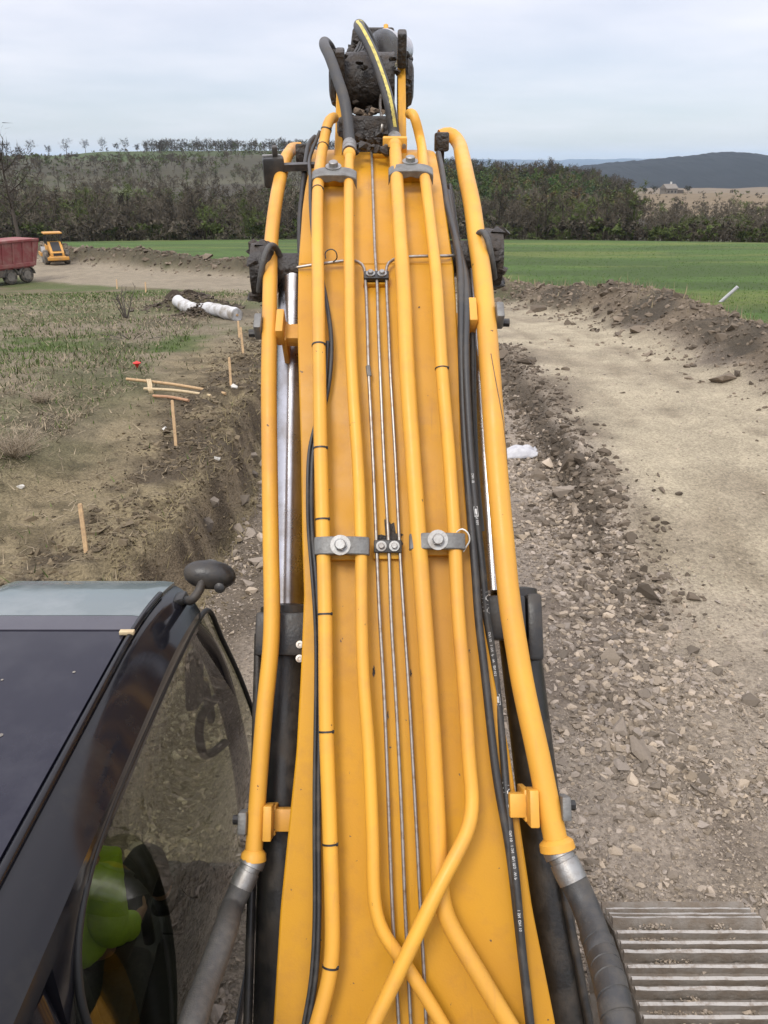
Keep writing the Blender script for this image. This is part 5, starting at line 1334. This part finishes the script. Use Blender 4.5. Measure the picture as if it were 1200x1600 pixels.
cs(MB().box((-1.16, 1.92, 1.73), (.50, .50, .13), bev=.05).box((-1.16, 1.65, 2.09), (.48, .13, .66), Matrix.Rotation(R(8), 3, 'X'), bev=.05).box((-1.16, 1.61, 2.50), (.28, .10, .18), bev=.04).box((-1.15, 1.85, 1.42), (.36, .36, .36), bev=.02), 'seat', 'seatcloth')
for xx in (-1.0, -1.25):
    cs(MB().box((xx, 2.70, 1.31), (.10, .20, .03), Matrix.Rotation(R(22), 3, 'X'), bev=.008).tube([Vector((xx, 2.74, 1.34)), Vector((xx, 2.66, 1.62)), Vector((xx, 2.60, 1.78))], .012, 8), 'pedal', 'interior')
cs(MB().lathe((-.86, 2.62, 1.60), (.3, -.4, .85), [(0, .03), (.02, .075), (.05, .08), (.07, .04)], 20), 'round_vent', 'interior')
# mirror on the front corner
mir = MB(); q0 = P(328, 898, 3.02)
bm = bmesh.new(); bmesh.ops.create_uvsphere(bm, u_segments=24, v_segments=14, radius=1)
for w in bm.verts:
    c = w.co; w.co = Vector((c.x * .112 * (1.0 - .12 * c.x * c.x), c.y * .055, c.z * .056 + .010 * c.x * -1)); 
    if w.co.y > .025: w.co.y = .025
bm.verts.index_update(); Mm = Matrix.Rotation(R(-14), 3, 'X') @ Matrix.Rotation(R(6), 3, 'Z')
mir.add([q0 + Mm @ w.co for w in bm.verts], [[w.index for w in f_.verts] for f_ in bm.faces]); bm.free()
mo = cs(mir, 'mirror_housing', 'black_steel', auto=60)
cs(MB().lathe(q0 + Mm @ Vector((0, .024, 0)), Mm @ Vector((0, 1, 0)), [(0, .055), (.004, .05)], 24), 'mirror_glass', 'lens')
cs(MB().tube(relax(smooth_path([q0 + Vector((-.02, -.04, .0)), q0 + Vector((-.03, -.06, -.035)), q0 + Vector((-.05, -.09, -.055)), Vector((-.79, 2.73, 3.02))], .02), 1), .017, 10), 'mirror_arm', 'black_steel')
cs(MB().lathe(q0 + Vector((.045, -.045, -.03)), (0, -1, .3), [(0, .022), (.015, .02), (.02, .01)], 12), 'mirror_knob', 'black_steel')
cs(MB().box((-.80, 2.70, roof_z(-.80, 2.70) + .012), (.05, .07, .035), Matrix.Rotation(R(-18), 3, 'Y'), bev=.012), 'mirror_bracket', 'black_steel')

# ------------------------------------------------------------------ the operator
def skin_obj(name, pts, edges, m, parent, root, lv=2):
    me = bpy.data.meshes.new(name); me.from_pydata([p[0] for p in pts], edges, []); o = link(name, me, m, parent)
    md = o.modifiers.new('skin', 'SKIN'); md.use_smooth_shade = True
    for i, p in enumerate(pts): me.skin_vertices[0].data[i].radius = p[1] if isinstance(p[1], tuple) else (p[1], p[1])
    me.skin_vertices[0].data[root].use_root = True
    s_ = o.modifiers.new('sub', 'SUBSURF'); s_.levels = lv; s_.render_levels = lv; return o
M['skin'] = mat('skin', (0.45, 0.25, 0.17), 0.55, 0, (0.40, 0.21, 0.14), 30, (.4, .7))
M['hivis'] = mat('green_high_visibility_cloth', (0.55, 0.80, 0.05), 0.75, 0, (0.46, 0.70, 0.05), 12, (.4, .7), .3, 30)
M['trousers'] = mat('dark_work_trousers', (0.030, 0.026, 0.024), 0.85, 0, (0.05, 0.042, 0.036), 10, (.4, .7), .3, 30)
M['hair'] = mat('dark_hair', (0.02, 0.015, 0.012), 0.6)
px, py, pz = -1.16, 2.02, 1.90
def Pp(a, b, c): return (px + a, py + b, pz + c)
pts = [(Pp(0, 0, 0), (.15, .11)), (Pp(0, -.03, .18), (.135, .10)), (Pp(0, -.04, .36), (.15, .11)), (Pp(0, -.03, .50), (.11, .085)), (Pp(0, -.01, .58), .055), (Pp(0, .02, .66), .075), (Pp(0, .03, .76), (.078, .092)), (Pp(0, .03, .83), (.06, .07)), (Pp(0, .125, .70), .018),
       (Pp(.19, -.02, .49), .062), (Pp(.20, -.06, .20), .046), (Pp(.19, .14, .02), .030), (Pp(.19, .20, -.01), (.036, .02)),
       (Pp(-.19, -.02, .49), .062), (Pp(-.25, .12, .25), .046), (Pp(-.27, .34, .18), .030), (Pp(-.275, .40, .18), (.036, .02)),
       (Pp(.10, .08, -.03), .085), (Pp(.14, .48, .0), .062), (Pp(.13, .60, -.38), .042), (Pp(.13, .70, -.42), .035),
       (Pp(-.10, .08, -.03), .085), (Pp(-.14, .48, .0), .062), (Pp(-.13, .60, -.38), .042), (Pp(-.13, .70, -.42), .035)]
edges = [(0, 1), (1, 2), (2, 3), (3, 4), (4, 5), (5, 6), (6, 7), (5, 8), (3, 9), (9, 10), (10, 11), (11, 12), (3, 13), (13, 14), (14, 15), (15, 16), (0, 17), (17, 18), (18, 19), (19, 20), (0, 21), (21, 22), (22, 23), (23, 24)]
for hs, hb in ((1, 12), (-1, 16)):
    b0 = pts[hb][0]
    for k, ln in enumerate((.070, .078, .074, .060)):
        o_ = (k - 1.5) * .017; n0 = len(pts)
        pts += [((b0[0] + hs * .012, b0[1] + .03, b0[2] + .012 + o_ * .9), .0095), ((b0[0] + hs * .012 - hs * .022, b0[1] + .03 + ln * .55, b0[2] + .012 + o_), .0085), ((b0[0] - hs * .025, b0[1] + .03 + ln * .35, b0[2] + .012 + o_), .0075)]
        edges += [(hb, n0), (n0, n0 + 1), (n0 + 1, n0 + 2)]
    n0 = len(pts); pts += [((b0[0] - hs * .03, b0[1] + .0, b0[2] + .03), .010), ((b0[0] - hs * .04, b0[1] + .03, b0[2] + .045), .0085)]; edges += [(hb, n0), (n0, n0 + 1)]
PERSON = skin_obj('person', pts, edges, M['skin'], None, 0)
tag(PERSON, 'seated operator in a bright green jacket and dark trousers inside the cab', 'person')
jp = [(Pp(0, .0, .02), (.185, .135)), (Pp(0, -.03, .18), (.175, .125)), (Pp(0, -.04, .36), (.185, .13)), (Pp(0, -.03, .51), (.13, .10)), (Pp(.17, -.02, .47), .10), (Pp(.185, -.06, .22), .072), (Pp(.195, .11, .035), .052), (Pp(-.20, -.02, .49), .088), (Pp(-.26, .12, .25), .072), (Pp(-.275, .30, .19), .052)]
skin_obj('jacket', jp, [(0, 1), (1, 2), (2, 3), (3, 4), (4, 5), (5, 6), (3, 7), (7, 8), (8, 9)], M['hivis'], PERSON, 0, 3)
jk = PERSON.children[-1]; tx_ = bpy.data.textures.new('folds', 'CLOUDS'); tx_.noise_scale = .05; dm = jk.modifiers.new('folds', 'DISPLACE'); dm.texture = tx_; dm.strength = .016; dm.mid_level = .5
tp = [(Pp(0, .0, -.01), (.165, .12)), (Pp(.11, .10, -.02), .105), (Pp(.145, .48, .0), .082), (Pp(.135, .595, -.34), .060), (Pp(-.11, .10, -.02), .105), (Pp(-.145, .48, .0), .082), (Pp(-.135, .595, -.34), .060)]
skin_obj('trousers', tp, [(0, 1), (1, 2), (2, 3), (0, 4), (4, 5), (5, 6)], M['trousers'], PERSON, 0)
for s in (-1, 1):
    link('shoe', MB().box(Pp(s * .133, .68, -.43), (.10, .27, .09), bev=.03).mesh(), M['tie'], PERSON)
hb_ = bmesh.new(); bmesh.ops.create_uvsphere(hb_, u_segments=20, v_segments=12, radius=1)
for w in hb_.verts: w.co = Vector((w.co.x * .088, w.co.y * .102 - .012, max(w.co.z, -.35 - .6 * (w.co.y > .2)) * .085 + .025)) + Vector(Pp(0, .03, .77))
hm_ = bpy.data.meshes.new('hair'); hb_.to_mesh(hm_); hb_.free(); link('hair', hm_, M['hair'], PERSON, True)

# ------------------------------------------------------------------ things on the site
def stake(u0, v0, u1, v1, w, label, m='wood', extra=0.0):
    "wooden stake with its foot at (u0, v0) and head at (u1, v1)"
    a = GT(u0, v0); d = (a - CAM).dot(Vector((0, CP, -SP))); b = P(u1, v1, d + extra); ax_ = (b - a); L_ = ax_.length
    e = empty('stake', a); tag(e, label, 'stake', 'wooden survey stakes')
    q = Vector((0, 0, 1)).rotation_difference(ax_.normalized()).to_matrix()
    link('shaft', MB().box(q @ Vector((0, 0, L_ / 2 - .12)), (w, w * .6, L_ + .24 - .02), q, bev=w * .08).mesh(), M[m], e)
    link('stake_head', MB().add([q @ Vector(c) for c in ((-w / 2, -w * .3, L_ - .01), (w / 2, -w * .3, L_ - .01), (w / 2, w * .3, L_ - .01), (-w / 2, w * .3, L_ - .01), (-w * .3, -w * .2, L_ + .01), (w * .35, -w * .2, L_ + .012), (w * .35, w * .2, L_ + .012), (-w * .3, w * .2, L_ + .006))],
         [(0, 1, 5, 4), (1, 2, 6, 5), (2, 3, 7, 6), (3, 0, 4, 7), (4, 5, 6, 7), (3, 2, 1, 0)]).mesh(), M[m], e)
stake(135, 864, 125, 788, .046, 'nearest wooden stake, left of the mirror, leaning over bare soil')
stake(275, 697, 269, 626, .044, 'wooden stake standing below the bundle of pale poles')
stake(361, 603, 358, 559, .045, 'thin wooden stake right of the bundle of poles')
stake(380, 552, 376, 512, .05, 'thin wooden stake below the end of the white roll, on its right')
stake(374, 528, 372, 502, .05, 'short wooden stake touching the near end of the white roll')
stake(183, 452, 182, 437, .07, 'far short stake in the grass left of the white roll')
stake(228, 457, 227, 441, .07, 'far short stake in the grass just above the white roll')
# bundle of poles with tape
def rod(name, a, b, r0, r1, m, label, cat, bow=.03):
    mid = (a + b) / 2 + Vector((0, 0, bow)); o = MB().tube(relax(smooth_path([a, mid, b], .1), 1), r0, 8).build(name, M[m], None, auto=50)
    return tag(o, label, cat, 'poles lying on the terrace')
def onto(u, v, dz): q = GT(u, v); return q + Vector((0, 0, dz))
a1, b1 = onto(199, 600, .10), onto(353, 620, .06); a2, b2 = onto(226, 613, .07), onto(330, 622, .045); a3, b3 = onto(240, 622, .04), onto(295, 629, .035)
rod('wooden_pole', a1, b1, .030, .02, 'wood', 'longest pale wooden pole, uppermost of the bundle', 'pole')
rod('wooden_pole', a2, b2, .028, .02, 'tape', 'middle pale pole of the bundle tied with tape', 'pole')
rod('wooden_pole', a3, b3, .028, .02, 'wood_red', 'short reddish pole lowest in the bundle', 'pole', .02)
kp = a1.lerp(b1, .24); kq = a2.lerp(b2, .08)
tp_ = [kp + Vector((-.02, .03, .05)), kp + Vector((0, -.03, .06)), kp.lerp(kq, .5) + Vector((.03, -.06, .03)), kq + Vector((.03, -.05, 0)), kq + Vector((.05, -.04, -.06))]
mb = MB()
for dx in (-.03, 0, .03): mb.tube(smooth_path([q + Vector((dx, 0, 0)) for q in tp_], .03), .016, 6)
tag(mb.build('binding_tape', M['tape'], None, auto=50), 'straw coloured tape tied round the bundle of poles', 'tape')
# red marker
q = GT(215, 577); e = empty('red_marker', q); tag(e, 'small red plastic marker on the straw field', 'marker')
link('cap', MB().lathe((0, 0, .03), (0, 0, 1), [(0, .008), (.08, .055), (.10, .085), (.115, .085), (.12, .06), (.15, .012)], 12).mesh(), M['red_plastic'], e)
link('pin', MB().frustum((0, 0, -.08), (0, 0, .04), .008, .008, 8).mesh(), M['wood'], e)
# white roll of geotextile, partly buried
ra, rb_ = GT(371, 501), GT(276, 478); dirn = (rb_ - ra).normalized(); rb_ = ra + dirn * 4.0
r_ = .205; pth = []
for k in range(25):
    t_ = k / 24; p_ = ra.lerp(rb_, t_); p_.z = gz_at(p_.x, p_.y) + r_ * .82 + .05 * math.sin(t_ * 7); pth.append(p_)
pth = relax(pth, 3); e = empty('fabric_roll', ra); e['_world'] = 1; tag(e, 'long white roll of geotextile lying beside the road', 'fabric roll')
mb = MB(); mb.tube(pth, [r_ * (1 + .06 * math.sin(k * 1.9) + .05 * math.sin(k * .7)) for k in range(25)], 20, caps=False); link('rolled_fabric', mb.mesh(), M['geotextile'], e, True)
T_, X_, Y_ = frames(pth); mb = MB(); sp_ = []
for k in range(90):
    an = k * .42; rr_ = .035 + (r_ - .035) * k / 90; sp_.append(pth[0] + (X_[0] * math.cos(an) + Y_[0] * math.sin(an)) * rr_ - T_[0] * .004)
mb.tube(sp_, .006, 5); link('roll_end', mb.mesh(), M['geotextile'], e)
link('core', MB().frustum(pth[0] - T_[0] * .03, pth[0] + T_[0] * .2, .04, .04, 12).mesh(), M['wood'], e)
link('end_face', MB().frustum(pth[0] + T_[0] * .005, pth[0] + T_[0] * .03, r_ * .98, r_ * .98, 20).mesh(), M['geotextile'], e)
mid_ = pth[12]; nn = 420
px2 = mid_.x + rng.normal(-.15, .55, nn); py2 = mid_.y - .22 + rng.normal(0, .22, nn)
ht = .34 * np.exp(-((px2 - mid_.x + .15) / .6) ** 2) * np.exp(-((py2 - mid_.y + .2) / .3) ** 2)
pz2 = terrain(px2, py2) + ht * rng.uniform(.3, 1.0, nn)
o = link('soil_heap', scatter_mesh('soil_heap', STONES, np.stack([px2, py2, pz2], 1), rng.uniform(.05, .17, nn), np.array([[.09, .072, .052]]) * rng.uniform(.5, 1.3, (nn, 1)), .8), M['stone'], STRUCT['rough_field']); o['kind'] = 'stuff'
# white sack in the ditch
q = GT(812, 712); nx_, ny_ = 22, 14; fv = []
for i in range(nx_):
    for j in range(ny_):
        a_, b_ = i / (nx_ - 1) - .5, j / (ny_ - 1) - .5
        h_ = .15 * max(0, 1 - (2 * abs(a_)) ** 2.4) * max(0, 1 - (2 * abs(b_)) ** 2.2) + .03 * mnoise.noise(Vector((a_ * 6, b_ * 6, 2)))
        px_, py_ = q.x + a_ * .62, q.y + b_ * .40 + .06 * a_; fv.append((px_, py_, gz_at(px_, py_) + .02 + h_))
o = link('white_sack', MB().add(fv, [(i * ny_ + j, i * ny_ + j + 1, (i + 1) * ny_ + j + 1, (i + 1) * ny_ + j) for i in range(nx_ - 1) for j in range(ny_ - 1)]).mesh(), M['sack'], None, True); solid(o, .02)
tag(o, 'crumpled white sack lying at the foot of the dark bank right of the boom', 'sack')
# pale leaning post in the field
a = GT(1126, 472); d = (a - CAM).dot(Vector((0, CP, -SP))); b = P(1153, 448, d - .5)
mb = MB(); mb.tube(smooth_path([a - (b - a) * .15, a, b], .2), .075, 10)
tag(mb.build('leaning_post', M['sack'], None, auto=50), 'pale leaning concrete post at the edge of the green field', 'post')
# twiggy bushes and straw tufts
def twigs(name, label, cat, base, n, h, sp, r, col, seed, m='bark'):
    rr = random.Random(seed); mb = MB()
    for k in range(n):
        az = rr.uniform(0, 6.28); o_ = rr.uniform(.2, 1) * sp; hh = h * rr.uniform(.5, 1.1)
        b0 = Vector((math.cos(az) * o_ * .12, math.sin(az) * o_ * .12, -.03)); tip_ = Vector((math.cos(az) * o_, math.sin(az) * o_, hh)); mid = b0.lerp(tip_, .5) + Vector((rr.gauss(0, .05), rr.gauss(0, .05), hh * .12))
        mb.tube([b0, mid, tip_], [r, r * .7, r * .25], 4, caps=False)
        for q_ in range(3):
            s0 = mid.lerp(tip_, rr.random()); mb.tube([s0, s0 + Vector((rr.gauss(0, .5), rr.gauss(0, .5), rr.gauss(.3, .4))) * h * .35], [r * .45, r * .15], 3, caps=False)
    e = empty(name, base); tag(e, label, cat); link('stems', mb.mesh(recalc=False), m, e); return e
M['straw'] = mat('dry_straw', (0.34, 0.28, 0.20), .9, 0, (0.22, 0.18, 0.13), 20, (.4, .7))
twigs('twig_bush', 'small dark leafless bush on the rough field left of the roll', 'bush', GT(197, 497), 9, 1.0, .55, .018, None, 1, M['bark'])
twigs('twig_bush', 'low dark twigs lying flat below the leafless bush', 'bush', GT(205, 530), 8, .22, 1.1, .014, None, 2, M['bark'])
twigs('straw_tuft', 'large pale tuft of dead straw at the left edge of the terrace', 'straw tuft', GT(22, 712), 130, .30, .52, .006, None, 3, M['straw'])
twigs('straw_tuft', 'smaller tuft of dead straw right of the large pale tuft', 'straw tuft', GT(62, 628), 60, .22, .4, .006, None, 4, M['straw'])
for k, (u, v, s_) in enumerate(((340, 718, .09), (257, 672, .08), (33, 762, .08), (365, 606, .11))):
    V_, T3_ = STONES[k]; q = GT(u, v); o = link('pale_stone', fast_mesh('pale_stone', V_ * s_ * 1.6, T3_, np.tile([[.55, .53, .48]], (len(V_), 1))), M['stone']); o.location = q + Vector((0, 0, .02)); o.data.shade_flat()
    tag(o, ['small white stone on the terrace below the near stakes', 'small white stone beside the middle stake', 'small white stone at the left edge of the terrace', 'small white stone just right of the bundle of poles'][k], 'stone', 'white stones on the terrace')
# ------------------------------------------------------------------ dump truck
def wheel(par, loc, r, w, axis=(0, 1, 0)):
    a = Vector(axis); loc = Vector(loc)
    o = MB().lathe(loc - a * w / 2, a, [(0, r * .55), (.001, r * .86), (w * .12, r * .97), (w * .25, r), (w * .75, r), (w * .88, r * .97), (w * .999, r * .86), (w, r * .55)], 26).build('wheel', M['tyre'], par, auto=40)
    mb = MB(); mb.lathe(loc - a * w * .52, a, [(0, r * .10), (.02, r * .22), (.05, r * .24), (.10, r * .5), (.101, r * .56), (w * 1.04, r * .56)], 20); mb.build('rim', M['dust_grey'], o, auto=40)
tp0 = Vector((-27.9, 57.0, gz_at(-27.9, 57.0))); th = math.atan2(-.86, -.46)
TRK = empty('dump_truck', (tp0.x, tp0.y, tp0.z), th); tag(TRK, 'faded red dump truck with dusty wheels at the left edge', 'truck')
# local axes: x forward, y left; camera sees its left side
bodyp = [(-3.35, 1.25), (-3.95, 2.95), (2.0, 2.95), (2.0, 1.35), (1.4, 1.05), (-3.2, 1.05)]
db = MB(); db.prism([(a_, -1.22, b_) for a_, b_ in bodyp], (0, 2.44, 0)); DB = db.build('dump_body', M['truck_red'], TRK, auto=30)
for k in range(7):
    x_ = -3.2 + k * .84; link('body_rib', MB().box((x_ - .10, 1.26, 1.98), (.11, .09, 1.55), Matrix.Rotation(R(-8), 3, 'Y'), bev=.015).mesh(), M['truck_red'], DB)
link('top_rail', MB().box((-.95, 1.27, 2.88), (5.95, .12, .16), bev=.02).mesh(), M['truck_red'], DB)
link('bottom_rail', MB().box((-.75, 1.27, 1.27), (5.2, .11, .26), bev=.02).mesh(), M['truck_red'], DB)
link('tailgate', MB().box((-3.72, 0, 2.05), (.10, 2.36, 1.7), Matrix.Rotation(R(-19), 3, 'Y'), bev=.02).mesh(), M['truck_red'], DB)
link('load', MB().box((-1, 0, 2.80), (5.6, 2.2, .2), bev=.05).mesh(), M['truck_frame'], DB)
link('chassis', MB().box((.6, .42, .92), (8.2, .14, .28)).box((.6, -.42, .92), (8.2, .14, .28)).box((-.4, 1.0, .80), (.9, .45, .5), bev=.05).box((.9, 1.0, .78), (.8, .45, .55), bev=.05).mesh(), M['truck_frame'], TRK)
for x_ in (-2.6, -1.22, 1.75, 3.55):
    for s in (1, -1): wheel(TRK, (x_, s * 1.02, .54), .54, .34)
    mb = MB(); vs_, fs_ = [], []
    for k in range(13):
        an = math.pi * k / 12; vs_ += [(x_ + math.cos(an) * .64, .80, .58 + math.sin(an) * .60), (x_ + math.cos(an) * .64, 1.25, .58 + math.sin(an) * .60)]
        if k: fs_.append((2 * k - 2, 2 * k - 1, 2 * k + 1, 2 * k))
    o = link('mudguard', mb.add(vs_, fs_).mesh(), M['dust_grey'], TRK, True); solid(o, .03)
CB = MB().prism([(a_, -1.2, b_) for a_, b_ in ((2.35, .75), (2.35, 3.0), (3.9, 3.05), (4.25, 1.9), (4.35, 1.7), (4.35, .65))], (0, 2.4, 0)).build('cab', M['white_paint'], TRK, auto=30)
link('cab_window', MB().add([(2.75, 1.205, 1.95), (3.95, 1.205, 1.95), (3.75, 1.205, 2.75), (2.75, 1.205, 2.75)], [(0, 1, 2, 3)]).mesh(), M['interior'], CB)
link('windscreen', MB().add([(4.255, -1.05, 1.95), (4.255, 1.05, 1.95), (3.945, 1.05, 2.95), (3.945, -1.05, 2.95)], [(0, 1, 2, 3)]).mesh(), M['interior'], CB)
link('cab_shield', MB().box((2.3, 0, 3.06), (.9, 2.3, .10), bev=.02).mesh(), M['white_paint'], DB)
# ------------------------------------------------------------------ road roller
rp = GT(88, 412); RL = empty('road_roller', (rp.x, rp.y, rp.z), R(118)); RL.scale = (.88, .88, .88); tag(RL, 'yellow soil compactor seen from its sloping engine hood, near the red truck', 'road roller')
# local: x forward, rear (hood) towards -x
hood = MB().prism([(a_, -.62, b_) for a_, b_ in ((-2.5, .95), (-2.45, 1.25), (-2.2, 1.45), (-.9, 2.15), (-.3, 2.2), (-.3, .95))], (0, 1.24, 0)).build('hood', M['roller_yellow'], RL, auto=35)
link('grille', MB().add([(-2.32, -.40, 1.42), (-2.32, .40, 1.42), (-.95, .42, 2.165), (-.95, -.42, 2.165)], [(0, 1, 2, 3)]).mesh(), M['interior'], hood)
link('rear_grille', MB().box((-2.49, 0, 1.1), (.03, .8, .24)).mesh(), M['interior'], hood)
link('frame', MB().box((-1.3, 0, .72), (2.6, 1.5, .42), bev=.06).box((-2.62, 0, .72), (.25, 2.0, .32), bev=.05).mesh(), M['roller_yellow'], RL)
CBR = MB().box((-.1, 0, 1.45), (1.5, 1.55, .9), bev=.06).build('cab', M['roller_yellow'], RL, auto=35)
for sx_ in (-.78, .58):
    for sy_ in (-.70, .70): link('post', MB().box((sx_, sy_, 2.35), (.10, .10, 1.1), bev=.01).mesh(), M['interior'], CBR)
link('cab_glass', MB().box((-.1, 0, 2.35), (1.32, 1.36, 1.05)).mesh(), M['glass_clear'], CBR)
link('operator_seat', MB().box((-.2, 0, 2.1), (.5, .5, .6), bev=.05).mesh(), M['interior'], CBR)
link('roof', MB().box((-.1, 0, 2.97), (1.75, 1.75, .16), bev=.06).mesh(), M['roller_yellow'], CBR)
for s in (-1, 1): wheel(RL, (-1.05, s * .95, .72), .74, .50)
DR = MB().lathe((2.1, -1.05, .76), (0, 1, 0), [(0, .70), (.001, .76), (2.1, .76), (2.101, .70)], 36).build('drum', M['steel'], RL, auto=40)
link('drum_frame', MB().box((2.1, 1.14, .85), (2.3, .12, .36), bev=.03).box((2.1, -1.14, .85), (2.3, .12, .36), bev=.03).box((.95, 0, .85), (.14, 2.2, .4), bev=.03).box((3.2, 0, .85), (.14, 2.4, .3), bev=.03).mesh(), M['roller_yellow'], RL)
# ------------------------------------------------------------------ house beyond the wood
a_ = (1050 - 600) / F * CP; yy = 610 / math.sqrt(1 + a_ * a_); hx, hy = a_ * yy, yy; hz_ = gz_at(hx, hy)
HS = empty('house', (hx, hy, hz_ - .3), R(20)); tag(HS, 'small pale house with a light roof on the far brown field', 'house')
WL = MB().box((0, 0, 1.8), (9, 7, 4.2)).build('wall', M['dust_grey'], HS)
for x_ in (-2.8, 0, 2.8): link('window', MB().box((x_, -3.52, 2.0), (1.2, .12, 1.4)).mesh(), M['interior'], WL)
link('roof', MB().prism([(-5, -4, 3.9), (-5, 4, 3.9), (-5, 0, 6.8)], (10, 0, 0)).mesh(), M['dust_grey'], HS)
link('annex', MB().box((7, -1, 1.4), (5, 5, 3.2)).mesh(), M['truck_frame'], HS)
link('chimney', MB().box((1.5, .5, 7.0), (.9, .9, 2.2)).mesh(), M['white_paint'], HS)
for k, (dx, dy, s_) in enumerate(((-16, 0, 4), (-8, 5, 5.5), (14, 3, 5))):
    x_, y_ = hx + dx, hy + dy; make_tree('garden_tree', ['dark garden tree well left of the far house', 'dark garden tree close behind the far house, on its left', 'dark garden tree right of the far house'][k], 'trees round the far house', (x_, y_, gz_at(x_, y_) - .2), s_, s_ * .5, 300, 700 + k, (.045, .045, .03), 0, .12, 1.0)
